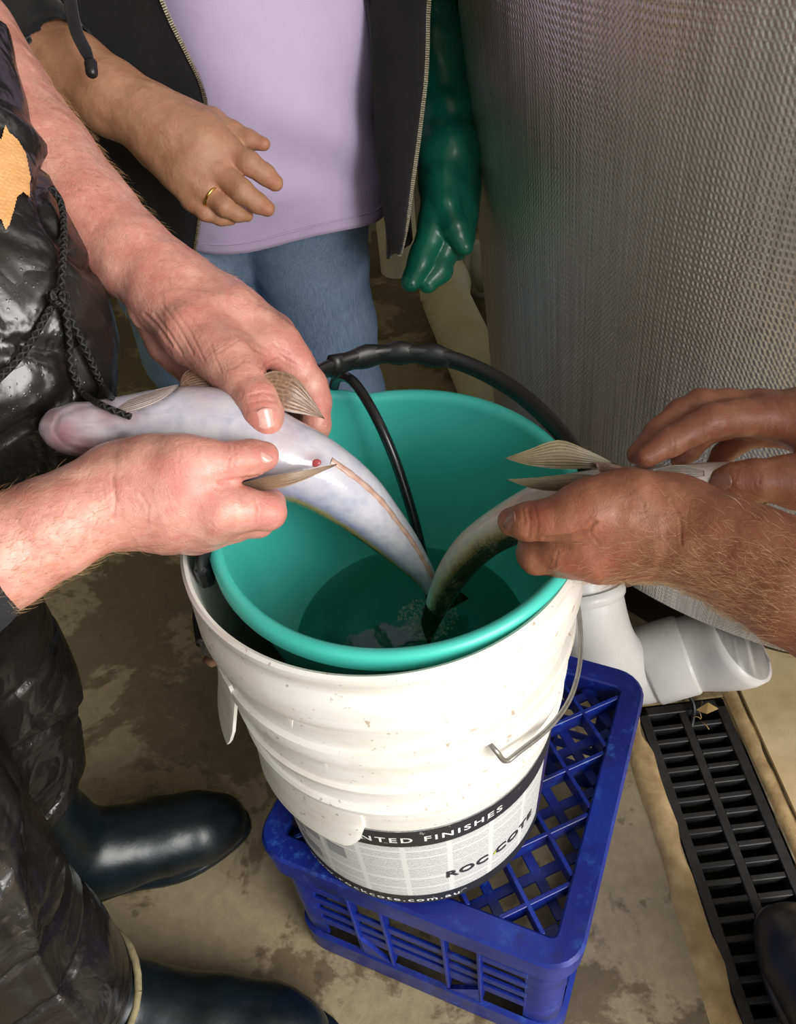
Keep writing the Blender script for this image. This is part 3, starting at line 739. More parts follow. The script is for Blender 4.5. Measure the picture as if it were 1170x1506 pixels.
def nail(V, N, x, y, dirpx, w, l, parent, m, name='thumbnail', tilt=None, lift=.0006):
    pj = project(V); dd = np.hypot(pj[:, 0]-x, pj[:, 1]-y); near = dd < 6; i = np.where(near)[0][np.argmin(pj[near, 2])]
    c = V[i]; nn = N[i] if tilt is None else (N[i]+np.array(tilt)); nn = nn/np.linalg.norm(nn); d = pj[i, 2]
    dr = _r*dirpx[0]-_u*dirpx[1]; dr = dr-nn*(dr @ nn); dr /= np.linalg.norm(dr); sd = np.cross(nn, dr); PV = []; PF = []; nu, nv = 10, 10
    rad = w*.62
    for a in range(nu+1):
        for b in range(nv+1):
            u, v = a/nu*2-1, b/nv*2-1; s = math.sqrt(max(0, 1-.5*v*v)); q = math.sqrt(max(0, 1-.5*u*u)); xx = u*s*w/2*1.12; yy = v*q*l/2*1.12
            PV.append(c+sd*xx+dr*yy+nn*(lift-(rad-math.sqrt(max(1e-9, rad*rad-xx*xx)))-.10*yy*yy/l))
    for a in range(nu):
        for b in range(nv): k = a*(nv+1)+b; PF.append((k, k+nv+1, k+nv+2, k+1))
    n0 = len(PV); PV += [p-nn*.0014 for p in PV]; edge = [a*(nv+1) for a in range(nu+1)]+[nu*(nv+1)+b for b in range(1, nv+1)]+[a*(nv+1)+nv for a in range(nu-1, -1, -1)]+[b for b in range(nv-1, 0, -1)]
    for a, b in zip(edge, edge[1:]+edge[:1]): PF.append((a, b, b+n0, a+n0))
    me = mesh(PV, PF); bm = bmesh.new(); bm.from_mesh(me); bmesh.ops.recalc_face_normals(bm, faces=bm.faces); bm.to_mesh(me); bm.free()
    return add(name, me, m, parent)
def C4(d0, lst):   # photo points (x, y, cm behind d0, radius px) -> world chain
    out = []
    for q in lst:
        d = d0+q[2]/100; out.append((*at(q[0], q[1], d), px(q[3], d)))
    return out

# ------------------------------------------------------------------ fish
def mat_fish(name, belly, flank, edge, back, scale_amt, pink):
    n = NT(name); at_ = n.n('ShaderNodeAttribute', attribute_name='tint').outputs['Color']; sp = n.n('ShaderNodeSeparateColor'); n.l(at_, sp.inputs[0])
    uv = n.n('ShaderNodeUVMap').outputs['UV']; v = n.obj()
    f = n.math('ADD', sp.outputs[0], n.math('MULTIPLY_ADD', n.noise(v, 45, 5, .6), .16, -.08))
    col = n.ramp(f, [(.0, back), (.30, back), (.44, edge), (.57, flank), (.76, belly), (1.0, belly)])
    blot = n.ramp(n.noise(v, 55, 4, .6), [(.5, (0, 0, 0)), (.68, (1, 1, 1))]); col = n.mix(n.math('MULTIPLY', blot, .35), col, flank)
    mp = n.n('ShaderNodeMapping'); n.l(uv, mp.inputs['Vector']); mp.inputs['Scale'].default_value = (1, .8, 1)
    vo = n.n('ShaderNodeTexVoronoi', feature='DISTANCE_TO_EDGE'); vo.inputs['Scale'].default_value = 230; n.l(mp.outputs['Vector'], vo.inputs['Vector'])
    ed = n.ramp(vo.outputs['Distance'], [(.02, (1, 1, 1)), (.16, (0, 0, 0))])
    bk = n.ramp(f, [(.2, (1, 1, 1)), (.62, (0, 0, 0))])
    col = n.mix(n.math('MULTIPLY', n.math('MULTIPLY', ed, bk), scale_amt), col, tuple(x*.3 for x in back))
    big = n.n('ShaderNodeTexVoronoi', feature='SMOOTH_F1'); big.inputs['Scale'].default_value = 120; big.inputs['Smoothness'].default_value = .8; n.l(uv, big.inputs['Vector'])
    cellc = n.ramp(n.math('ADD', n.math('MULTIPLY', big.outputs['Distance'], .7), n.math('MULTIPLY', n.noise(v, 80, 3), .5)), [(.32, (.70, .73, .85)), (.72, (1, 1, 1))]); col = n.mix(.6, col, n.mix(1.0, col, cellc, 'MULTIPLY'))
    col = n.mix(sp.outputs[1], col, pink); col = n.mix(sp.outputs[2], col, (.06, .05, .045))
    nm = n.bump(vo.outputs['Distance'], .25, .0006); nm = n.bump(n.noise(v, 70, 4), .25, .002, nm)
    return n.set(col, n.math('MULTIPLY_ADD', n.noise(v, 60, 4), .2, .10), 0, nm, .6, **{'Coat Weight': .4, 'Coat Roughness': .08})
def fish_body(pts, belly, asp, n=110, m=56):
    """pts: (x,y,depth,r px); belly: unit vector the belly faces; asp: dorso-ventral / lateral ratio along the body"""
    W4 = catmull([(*at(x, y, d), px(r, d)) for x, y, d, r in pts], n); P, R = W4[:, :3], np.maximum(W4[:, 3], .0012)
    T = np.gradient(P, axis=0); T /= np.linalg.norm(T, axis=1)[:, None]; V = []; F = []; U = []; tint = []; Ls = np.r_[0, np.cumsum(np.linalg.norm(np.diff(P, axis=0), axis=1))]
    NN = []
    for i in range(n):
        t = i/(n-1); b = np.array(belly(t)); b = b-T[i]*(b @ T[i]); b /= np.linalg.norm(b); s = np.cross(T[i], b); NN.append((b, s)); A = np.interp(t, *asp)
        for k in range(m):
            a = 2*math.pi*k/m; c, sn = math.cos(a), math.sin(a); e = (abs(c)**2.3+abs(sn)**2.3)**(-1/2.3)
            V.append(P[i]+R[i]*e*(b*c*A+s*sn)); U.append((Ls[i], a*.03)); tint.append(.5+.5*c)
    for i in range(n-1):
        for k in range(m): F.append((i*m+k, i*m+(k+1) % m, (i+1)*m+(k+1) % m, (i+1)*m+k))
    F.append(tuple(range(m))[::-1]); F.append(tuple((n-1)*m+k for k in range(m)))
    V = np.array(V); me = mesh(V, F); uv = me.uv_layers.new(name='UVMap')
    for l in me.loops: uv.data[l.index].uv = U[l.vertex_index]
    return me, V, np.array(tint), P, R, NN
def fish_tint(me, R, G, B):
    a = me.attributes.new('tint', 'FLOAT_COLOR', 'POINT'); c = np.ones((len(R), 4), np.float32); c[:, 0] = R; c[:, 1] = G; c[:, 2] = B; a.data.foreach_set('color', c.ravel())
def mat_fin(name, c1, c2, net=.0):
    n = NT(name); uv = n.n('ShaderNodeUVMap').outputs['UV']; v = n.obj(); sep = n.n('ShaderNodeSeparateXYZ'); n.l(uv, sep.inputs[0])
    st = n.math('MULTIPLY_ADD', n.math('SINE', n.math('MULTIPLY', sep.outputs['Y'], 2*math.pi*9)), .35, .5)
    col = n.ramp(n.math('ADD', n.math('MULTIPLY', st, .45), n.math('MULTIPLY', n.noise(v, 150, 5, .7), .6)), [(.2, c1), (.85, c2)])
    if net:
        vo = n.n('ShaderNodeTexVoronoi', feature='DISTANCE_TO_EDGE'); vo.inputs['Scale'].default_value = 9; n.l(uv, vo.inputs['Vector'])
        col = n.mix(n.math('MULTIPLY', n.ramp(vo.outputs['Distance'], [(.03, (1, 1, 1)), (.15, (0, 0, 0))]), net), col, tuple(min(1, x*1.7) for x in c2))
    return n.set(col, .32, 0, n.bump(st, .35, .0006), .5)
def fin(name, edge_a, edge_b, m, parent, thick=.0006, curl=.003, nu=14, nv=24):
    """a fin as a rayed membrane spanned between two edges (lists of (x,y,depth))"""
    A = catmull([at(*q) for q in edge_a], nu+1); B = catmull([at(*q) for q in edge_b], nu+1); V = []; F = []; U = []
    for s in (0, 1):
        for i in range(nu+1):
            for j in range(nv+1):
                t = j/nv; p = A[i]*(1-t)+B[i]*t; vdir = (CAMPOS-p)/np.linalg.norm(CAMPOS-p)
                V.append(p+vdir*(curl*math.sin(math.pi*t)*math.sin(math.pi*i/nu)+.0004*math.sin(t*60)+(thick if s == 0 else 0))); U.append((i/nu, t))
    k = (nu+1)*(nv+1)
    for s in (0, 1):
        for i in range(nu):
            for j in range(nv):
                a = s*k+i*(nv+1)+j; q = (a, a+1, a+nv+2, a+nv+1); F.append(q if s else q[::-1])
    ed = [i*(nv+1) for i in range(nu+1)]+[nu*(nv+1)+j for j in range(1, nv+1)]+[i*(nv+1)+nv for i in range(nu-1, -1, -1)]+[j for j in range(nv-1, 0, -1)]
    for a, b in zip(ed, ed[1:]+ed[:1]): F.append((a, b, b+k, a+k))
    me = mesh(V, F); uv = me.uv_layers.new(name='UVMap')
    for l in me.loops: uv.data[l.index].uv = U[l.vertex_index]
    return add(name, me, m, parent)
def child_of(o, root):   # keep world-space mesh data under an Empty standing elsewhere
    o.matrix_parent_inverse = root.matrix_basis.inverted(); return o
class Root:
    """a thing whose parts are modelled in world space"""
    def __init__(s, name, loc, label, cat): s.e = empty(name, tuple(float(v) for v in loc)); tag(s.e, label, cat); s.inv = Matrix.Translation(-Vector(s.e.location))
    def part(s, o): o.parent = s.e; o.matrix_parent_inverse = s.inv; return o

M['fin_brown'] = mat_fin('brown rayed fin', srgb(84, 60, 46), srgb(138, 106, 84), .35)
M['fin_tan'] = mat_fin('tan rayed fin', srgb(92, 82, 58), srgb(160, 146, 112))
M['fin_dull'] = mat_fin('dull brown fin', srgb(104, 82, 62), srgb(164, 134, 108))
M['fin_dark'] = mat_fin('dark tail fin', srgb(22, 22, 18), srgb(52, 50, 40))
M['vent'] = plain('red vent', srgb(205, 96, 100), srgb(180, 70, 78), .25)
M['anal'] = mat_fin('pinkish anal fin', srgb(176, 134, 118), srgb(204, 172, 156))

F1 = [(62, 621, .566, 10), (72, 624, .566, 25), (98, 630, .568, 38), (140, 632, .572, 42), (190, 628, .578, 46), (240, 628, .583, 55), (300, 634, .588, 63), (360, 650, .592, 63), (410, 672, .597, 58), (460, 694, .605, 51), (510, 727, .622, 44), (550, 764, .645, 35), (590, 806, .672, 25), (622, 845, .697, 15), (640, 872, .712, 11)]
f1b = lambda t: -_fw+.10*_r+(.12+.38*min(1, max(0, (t-.25)/.35)))*_u
f1 = Root('live_fish', at(340, 640, .6), 'pale fish held belly up over the bucket by the two pink hands', 'fish')
M['fish1'] = mat_fish('pale belly skin', srgb(200, 196, 202), srgb(164, 164, 190), srgb(182, 162, 92), srgb(96, 88, 48), .5, srgb(150, 82, 88))
me, FV, tn, FP, FR, FN = fish_body(F1, f1b, ([0, .1, .3, .7, 1], [.75, .8, 1.0, 1.15, 1.3]))
pj = project(FV); pink = blobs(FV, [(92, 642, 38, .8), (122, 662, 30, .85), (75, 612, 22, .7), (118, 606, 26, .5), (156, 610, 24, .6), (190, 612, 18, .4), (140, 668, 26, .7), (420, 640, 26, .30), (300, 578, 30, .25), (460, 676, 14, .4)])
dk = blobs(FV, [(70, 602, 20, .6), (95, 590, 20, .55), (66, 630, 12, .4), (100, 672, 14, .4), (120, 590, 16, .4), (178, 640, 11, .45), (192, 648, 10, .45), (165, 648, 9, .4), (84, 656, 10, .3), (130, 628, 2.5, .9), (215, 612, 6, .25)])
# jaw line and gill slit pressed into the head
g = np.minimum(segdist(pj[:, :2], (95, 645), (150, 655)), segdist(pj[:, :2], (150, 655), (185, 640))); nrm_ = (CAMPOS-FV); nrm_ /= np.linalg.norm(nrm_, axis=1)[:, None]
FV2 = FV-nrm_*(np.exp(-(g/3.0)**2)*.0016)[:, None]
g2 = np.minimum(segdist(pj[:, :2], (195, 606), (235, 588)), segdist(pj[:, :2], (235, 588), (262, 568))); FV2 -= nrm_*(np.exp(-(g2/2.2)**2)*.004)[:, None]
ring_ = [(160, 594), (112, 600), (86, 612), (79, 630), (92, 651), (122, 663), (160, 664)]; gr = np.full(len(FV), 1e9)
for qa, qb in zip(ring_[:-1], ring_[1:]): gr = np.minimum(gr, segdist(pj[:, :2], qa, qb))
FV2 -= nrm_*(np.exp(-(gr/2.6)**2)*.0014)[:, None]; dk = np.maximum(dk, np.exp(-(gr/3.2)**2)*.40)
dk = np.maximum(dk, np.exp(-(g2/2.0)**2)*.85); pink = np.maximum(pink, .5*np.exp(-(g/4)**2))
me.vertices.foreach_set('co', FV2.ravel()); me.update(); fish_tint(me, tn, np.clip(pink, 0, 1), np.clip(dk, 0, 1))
F1V = FV2.copy(); f1.part(add('body', me, M['fish1']))
# anal fin: a saw-edged folded strip down the belly midline
n_ = 40; i0, i1 = 70, 106; V = []; F = []; U = []
for q in range(n_+1):
    fi = i0+(i1-i0)*q/n_; i = int(fi); b, s = FN[i]; c = FP[i]+(FP[min(i+1, 109)]-FP[i])*(fi-i); A = np.interp(fi/109, [0, .1, .3, .7, 1], [.75, .8, 1, 1.15, 1.3]); r = FR[i]*A
    wq = .0030*(1-.5*q/n_)*(1+.25*(q % 4 == 0)); 
    for u, hgt in ((-1, -.0012), (-.7, .0004), (.1, .0011), (.8, .0004), (1, -.0012)): V.append(c+b*(r+hgt)+s*(u*wq+.001)); U.append((q/n_, u*.5+.5))
for q in range(n_):
    for u in range(4): a = q*5+u; F.append((a, a+1, a+6, a+5))
ame = mesh(V, F); uvl = ame.uv_layers.new(name='UVMap')
for l in ame.loops: uvl.data[l.index].uv = (U[l.vertex_index][1]*.3, U[l.vertex_index][0]*1.4)
f1.part(add('anal_fin', ame, M['anal']))
def front(V, x, y, tol=7):
    p = project(V); ok = np.hypot(p[:, 0]-x, p[:, 1]-y) < tol; i = np.where(ok)[0][np.argmin(p[ok, 2])]; return V[i], p[i, 2]
vc, vd = front(FV2, 463, 678); bm_ = bmesh.new(); bmesh.ops.create_icosphere(bm_, subdivisions=2, radius=1); 
vm = bpy.data.meshes.new('vent'); bm_.to_mesh(vm); bm_.free(); vm.polygons.foreach_set('use_smooth', [True]*len(vm.polygons))
vo = f1.part(add('vent', vm, M['vent'])); 
for v_ in vm.vertices: q = np.array(v_.co); v_.co = vc+_r*(q[0]*.0042+q[1]*.001)-_u*(q[1]*.0026-q[0]*.0014)-_fw*q[2]*.0012
fd = lambda x, y, off: front(FV2, x, y, 9)[1]+off
f1.part(fin('pelvic_fin', [(384, 552, .574), (405, 545, .576), (432, 553, .578), (455, 580, .583), (478, 617, .590)], [(390, 585, .574), (404, 600, .577), (425, 606, .580), (450, 610, .585), (477, 616, .590)], M['fin_brown'], None))
f1.part(fin('pectoral_fin', [(264, 566, .592), (270, 550, .598), (284, 542, .602), (310, 545, .604), (350, 556, .604)], [(266, 572, .590), (285, 574, .590), (305, 574, .592), (325, 572, .594), (350, 568, .600)], M['fin_brown'], None))
f1.part(fin('pelvic_fin', [(345, 712, .560), (400, 700, .551), (440, 693, .553), (495, 682, .566)], [(350, 722, .564), (395, 720, .558), (435, 711, .560), (495, 684, .567)], M['fin_dull'], None))
f1.part(fin('gill_flap', [(150, 598, .572), (185, 584, .570), (225, 574, .572), (262, 565, .578)], [(165, 610, .553), (200, 604, .549), (235, 590, .552), (262, 569, .566)], mat_fin('pale gill flap', srgb(150, 120, 112), srgb(226, 218, 214)), None))
f1.part(fin('tail_fin', [(630, 852, .704), (648, 880, .72), (655, 900, .74)], [(645, 856, .704), (672, 868, .715), (690, 880, .735)], M['fin_dark'], None))

F2 = [(1135, 718, .590, 20), (1120, 716, .590, 32), (1070, 716, .592, 36), (1000, 720, .592, 36), (930, 724, .590, 37), (870, 732, .590, 38), (815, 742, .594, 37), (770, 760, .602, 32), (728, 782, .618, 27), (695, 807, .640, 24), (668, 840, .664, 20), (650, 872, .686, 16), (641, 892, .700, 13)]
f2b = lambda t: _u*.95-_r*.25-_fw*(.50-.25*t)
f2 = Root('live_fish', at(800, 740, .6), 'olive backed fish bending its tail down into the bucket from the tanned hands', 'fish')
M['fish2'] = mat_fish('olive scaled skin', srgb(206, 194, 184), srgb(196, 176, 140), srgb(150, 126, 76), srgb(58, 52, 34), .9, srgb(190, 140, 130))
me, FV, tn, FP, FR, FN = fish_body(F2, f2b, ([0, .3, .7, 1], [1.0, 1.0, 1.15, 1.35])); fish_tint(me, tn, tn*0, tn*0); F2V = FV
f2.part(add('body', me, M['fish2']))
f2.part(fin('tail_fin', [(626, 884, .699), (622, 900, .708), (619, 918, .717), (629, 947, .726)], [(657, 884, .699), (660, 892, .706), (655, 902, .714), (631, 946, .726)], M['fin_dark'], None, .0012))
f2.part(fin('pelvic_fin', [(742, 674, .566), (775, 662, .564), (820, 647, .562), (860, 660, .562), (905, 682, .566)], [(744, 675, .566), (780, 685, .566), (830, 690, .567), (870, 688, .567), (906, 686, .568)], M['fin_tan'], None, .0008))
f2.part(fin('pelvic_fin', [(744, 705, .552), (790, 702, .552), (840, 697, .553), (890, 700, .556)], [(746, 706, .552), (790, 720, .555), (840, 722, .558), (890, 712, .560)], M['fin_tan'], None, .0008))
f2.part(fin('pectoral_fin', [(874, 680, .560), (900, 682, .560), (925, 690, .562), (950, 697, .566)], [(884, 700, .563), (905, 700, .563), (930, 702, .566), (952, 702, .568)], M['fin_brown'], None, .0008))
f2.part(fin('gill_flap', [(960, 690, .571), (1000, 684, .570), (1035, 692, .570)], [(962, 700, .568), (1000, 706, .560), (1036, 700, .562)], mat_fin('dull gill flap', srgb(90, 74, 70), srgb(170, 160, 150)), None))

# ------------------------------------------------------------------ people
M['skinA'] = mat_skin('pink weathered skin', srgb(190, 130, 112), srgb(214, 160, 142), srgb(196, 102, 96), .42, .12, .8)
M['skinW'] = mat_skin('tan skin', srgb(162, 116, 86), srgb(182, 136, 104), srgb(178, 112, 88), .48, .05, 0)
M['skinB'] = mat_skin('sunburnt skin', srgb(132, 82, 58), srgb(164, 108, 80), srgb(146, 74, 56), .45, .18, .4)
M['nailA'] = plain('pale nail', srgb(228, 176, 164), srgb(212, 150, 140), .22, scale=80)
M['nailB'] = plain('dirty nail', srgb(150, 106, 88), srgb(120, 78, 64), .35, scale=90)
M['hairA'] = plain('fair arm hair', srgb(214, 176, 128), srgb(170, 128, 84), .5, scale=200)
M['hairB'] = plain('sandy arm hair', srgb(226, 190, 146), srgb(180, 138, 96), .5, scale=200)
def mat_pvcblack():
    n = NT('wet black oilskin'); v = n.obj()
    f = n.noise(v, 18, 6, .62, .5); col = n.ramp(f, [(.3, (.006, .0055, .0055)), (.7, (.016, .014, .0135))])
    nm = n.bump(n.noise(v, 7, 3, .5, 1.2), .5, .012); cr1 = n.math('ABSOLUTE', n.math('SUBTRACT', n.noise(v, 6.5, 2, .5, 1.0), .5)); nm = n.bump(cr1, .7, .035, nm)
    cr2 = n.math('ABSOLUTE', n.math('SUBTRACT', n.noise(v, 17, 3, .5, .6), .5)); nm = n.bump(cr2, .55, .012, nm); nm = n.bump(n.noise(v, 95, 4, .6), .12, .002, nm)
    drop = n.n('ShaderNodeTexVoronoi', feature='F1'); drop.inputs['Scale'].default_value = 210; n.l(v, drop.inputs['Vector'])
    dh = n.ramp(drop.outputs['Distance'], [(.10, (1, 1, 1)), (.22, (0, 0, 0))]); nm = n.bump(dh, .18, .0008, nm)
    return n.set(col, n.math('MULTIPLY_ADD', n.noise(v, 30, 4), .25, .14), 0, nm, .6)
M['oil'] = mat_pvcblack()
def mat_boot():
    n = NT('wet gumboot rubber'); v = n.obj(); col = n.ramp(n.noise(v, 14, 5), [(.3, srgb(9, 14, 17)), (.7, srgb(22, 31, 36))])
    nm = n.bump(n.noise(v, 70, 4), .2, .002); return n.set(col, n.math('MULTIPLY_ADD', n.noise(v, 24, 5), .3, .18), 0, nm, .5)
M['boot'] = mat_boot()
M['bootB'] = plain('black gumboot rubber', (.034, .034, .035), (.020, .020, .021), .34, scale=30, bump=.15)
M['lining'] = plain('tan cuff lining', srgb(150, 140, 104), srgb(110, 100, 72), .8, scale=90)
M['cord'] = None
def mat_cord():
    n = NT('black braided cord'); uv = n.n('ShaderNodeUVMap').outputs['UV']; sep = n.n('ShaderNodeSeparateXYZ'); n.l(uv, sep.inputs[0])
    a = n.math('SINE', n.math('MULTIPLY', n.math('ADD', sep.outputs['X'], sep.outputs['Y']), 6.2832)); b = n.math('SINE', n.math('MULTIPLY', n.math('SUBTRACT', sep.outputs['X'], sep.outputs['Y']), 6.2832))
    h = n.math('MAXIMUM', a, b); col = n.ramp(n.math('MULTIPLY_ADD', h, .5, .5), [(.1, (.006, .006, .006)), (1, (.028, .027, .025))])
    return n.set(col, .6, 0, n.bump(h, .9, .0016), .4)
M['cord'] = mat_cord()
M['print'] = plain('peeling tan print', srgb(226, 172, 112), srgb(206, 150, 92), .5, scale=40, bump=.2)
M['shirt_dark'] = plain('dark work shirt', srgb(34, 36, 42), srgb(24, 26, 30), .85, scale=60, bump=.4)
def mat_cloth(name, c1, c2, sc=900, rough=.85, wr=.5, wscale=7, wd_=.02):
    n = NT(name); v = n.obj(); col = n.ramp(n.noise(v, 22, 5), [(.3, c2), (.7, c1)])
    nm = n.bump(n.noise(v, sc, 2), .25, .0006); nm = n.bump(n.noise(v, wscale, 3, .5, .4), wr, wd_, nm)
    return n.set(col, rough, 0, nm, .25, **{'Sheen Weight': .15})
M['tee'] = mat_cloth('lilac jersey', srgb(206, 188, 220), srgb(198, 180, 212), 1200, .9, .35, 6, .015)
M['hood'] = mat_cloth('black fleece', (.013, .012, .014), (.008, .008, .009), 700, .95, .6, 8, .02)
def mat_denim():
    n = NT('blue denim'); v = n.obj(); col = n.ramp(n.noise(v, 7, 6, .6), [(.3, srgb(92, 116, 148)), (.72, srgb(138, 162, 190))])
    mp = n.n('ShaderNodeMapping'); n.l(v, mp.inputs['Vector']); mp.inputs['Rotation'].default_value = (0, .6, .5); mp.inputs['Scale'].default_value = (900, 900, 40)
    tw = n.noise(mp.outputs['Vector'], 1, 2); col = n.mix(.30, col, n.ramp(tw, [(.35, srgb(52, 72, 104)), (.65, srgb(150, 170, 194))]))
    return n.set(col, .85, 0, n.bump(n.noise(v, 9, 3), .4, .015, n.bump(tw, .2, .0005)), .25)
M['denim'] = mat_denim()
M['zip'] = plain('brass zip teeth', srgb(196, 184, 158), srgb(120, 108, 86), .3, .85, scale=400)
M['gold'] = plain('gold ring', srgb(236, 206, 120), srgb(220, 186, 96), .2, 1.0, scale=60)
M['glove'] = plain('green rubber glove', srgb(24, 116, 92), srgb(14, 88, 70), .28, scale=26, bump=.2, bscale=50, bdist=.003)
def cordmesh(P, r, rep=None, n=10):
    P = np.asarray(P); V, F = tube(P, r, n); me = mesh(V, F); L = np.r_[0, np.cumsum(np.linalg.norm(np.diff(P, axis=0), axis=1))]; uv = me.uv_layers.new(name='UVMap')
    for p in me.polygons:
        ks = [me.loops[l].vertex_index % n for l in p.loop_indices]
        for l in p.loop_indices:
            vi = me.loops[l].vertex_index; k = vi % n
            if max(ks)-min(ks) > 2 and k == 0: k = n
            uv.data[l].uv = (2*k/n, L[min(vi//n, len(L)-1)]/(r*2.6))
    return me
def finish(fields, crease, red, seed, skin, parent, name='body', bump=.0003):
    Vs = []; Qs = []; o = 0
    for f in fields:
        V, Q = f.poly(); V = relax(V, Q, 2, .4); Vs.append(V); Qs.append(Q+o); o += len(V)
    V = np.vstack(Vs); Q = np.vstack(Qs); N = vnormals(V, Q)
    V = V+N*(noise3(V, 45, seed, 2)*bump)[:, None]
    V, dark = creases(V, N, crease); N = vnormals(V, Q)
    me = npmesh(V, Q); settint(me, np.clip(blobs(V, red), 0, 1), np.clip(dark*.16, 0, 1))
    ob = parent.part(add(name, me, skin)); return V, N, Q, ob

# ---- man at the left ------------------------------------------------------------
pa = Root('person', (-.42, .43, 0), 'man in black oilskin overalls holding the pale fish belly up', 'person')
HV = .0013
# far arm (his left): hand over the fish
d = .625
fore = C4(.645, [(-60, 60, 2.5, 86), (-10, 150, 2.0, 86), (60, 240, 1.0, 82), (130, 318, 0, 72), (195, 378, -1, 62), (245, 420, -1.5, 56)])
palmL = [C4(d, [(245, 416, .5, 50), (340, 460, -.2, 42), (408, 506, 0, 33)]), C4(d, [(245, 412, 1.5, 48), (330, 450, 1.5, 40), (402, 494, 2.0, 30)]),
         C4(d, [(240, 420, 3.0, 44), (320, 460, 3.8, 36), (380, 500, 4.2, 28)]), C4(d, [(240, 440, 4.0, 40), (300, 475, 5.0, 34), (350, 510, 5.8, 26)])]
thenL = C4(d, [(240, 442, 0, 44), (285, 488, -1.5, 50), (338, 532, -3.2, 39)])
heelL = C4(d, [(215, 468, 1.5, 20), (245, 505, 2.2, 30), (285, 540, 2.4, 30)])
thumbL = C4(d, [(330, 526, -3.0, 38), (358, 560, -4.2, 34), (376, 588, -5.0, 31.5), (386, 611, -5.3, 30), (390, 624, -5.3, 25.5)])
idxL = C4(d, [(405, 505, 0, 31), (432, 532, .2, 27), (455, 566, .8, 25), (463, 590, 1.4, 23.5), (464, 625, 2.0, 21), (458, 655, 2.8, 19), (440, 680, 3.6, 16)])
midL = C4(d, [(402, 494, 2.0, 29), (440, 540, 3.2, 24), (452, 585, 4.0, 23), (448, 630, 4.6, 20), (430, 665, 5.0, 17)])
rngL = C4(d, [(380, 500, 4.2, 27), (415, 555, 5.6, 23), (425, 600, 6.2, 21), (415, 640, 6.4, 18), (395, 665, 6.4, 15)])
litL = C4(d, [(350, 510, 5.8, 24), (380, 565, 7.0, 19), (385, 605, 7.2, 17), (375, 640, 7.2, 14)])
allp = fore+sum(palmL, [])+thenL+heelL+thumbL+idxL+midL+rngL+litL
FA = Field(allp[1:], HV)
FA.add(fore, .012, kj=.006)
for c in palmL: FA.add(c, .014, kj=.004)
FA.add(thenL, .016, kj=.004); FA.add(heelL, .008); FA.add(C4(d, [(203, 462, -.2, 13), (207, 470, 0, 12)]), .004)
FA.add(C4(d, [(388, 512, -1.2, 20), (372, 530, -2.0, 18)]), .014)                    # web of the thumb
for c in (idxL, midL, rngL, litL): FA.finger(c, .009, .0015, kj=.005)
FA.finger(thumbL, .012, .002, kj=.004)
# near arm (his right)
d = .545
foreR = C4(.52, [(-70, 850, -1.5, 92), (0, 812, -.5, 84), (72, 778, .3, 74), (130, 748, 1.2, 68), (172, 732, 1.8, 65)])
palmR = [C4(d, [(178, 716, -.4, 56), (255, 715, -.8, 52), (322, 746, -.6, 36)]), C4(d, [(178, 735, 0, 58), (250, 745, 0, 52), (312, 762, .6, 34)]),
         C4(d, [(178, 745, .8, 52), (250, 765, 1.4, 44), (300, 778, 2.0, 30)]), C4(d, [(178, 750, 1.6, 48), (240, 768, 2.6, 40), (285, 785, 3.4, 27)])]
thenR = C4(d, [(178, 700, -.2, 42), (225, 684, -.8, 42), (275, 682, -1.4, 38)])
thumbR = C4(d, [(268, 682, -1.4, 37), (308, 679, -1.2, 30), (342, 678, -.8, 28.5), (368, 674, -.2, 27), (389, 671, .2, 22)])
idxR = C4(d, [(322, 746, -.6, 36), (360, 749, -.2, 31), (392, 752, .6, 27), (396, 742, 2.6, 22), (384, 722, 4.4, 19), (362, 708, 5.6, 16)])
midR = C4(d, [(312, 762, .6, 33), (352, 764, 1.2, 28), (378, 764, 2.2, 25), (384, 748, 4.4, 21), (368, 728, 5.8, 17)])
rngR = C4(d, [(300, 778, 2.0, 29), (345, 772, 3.0, 24), (366, 766, 4.0, 22), (366, 748, 5.8, 18), (350, 728, 6.8, 15)])
litR = C4(d, [(285, 785, 3.4, 25), (322, 778, 4.6, 20), (342, 768, 5.6, 17), (338, 748, 6.8, 14)])
allp = foreR+sum(palmR, [])+thenR+thumbR+idxR+midR+rngR+litR
FB = Field(allp[1:], HV)
FB.add(foreR, .012, kj=.006)
for c in palmR: FB.add(c, .014, kj=.004)
FB.add(thenR, .016, kj=.004)
for c in (idxR, midR, rngR, litR): FB.finger(c, .010, .0015, kj=.005)
FB.finger(thumbR, .012, .002, kj=.004)
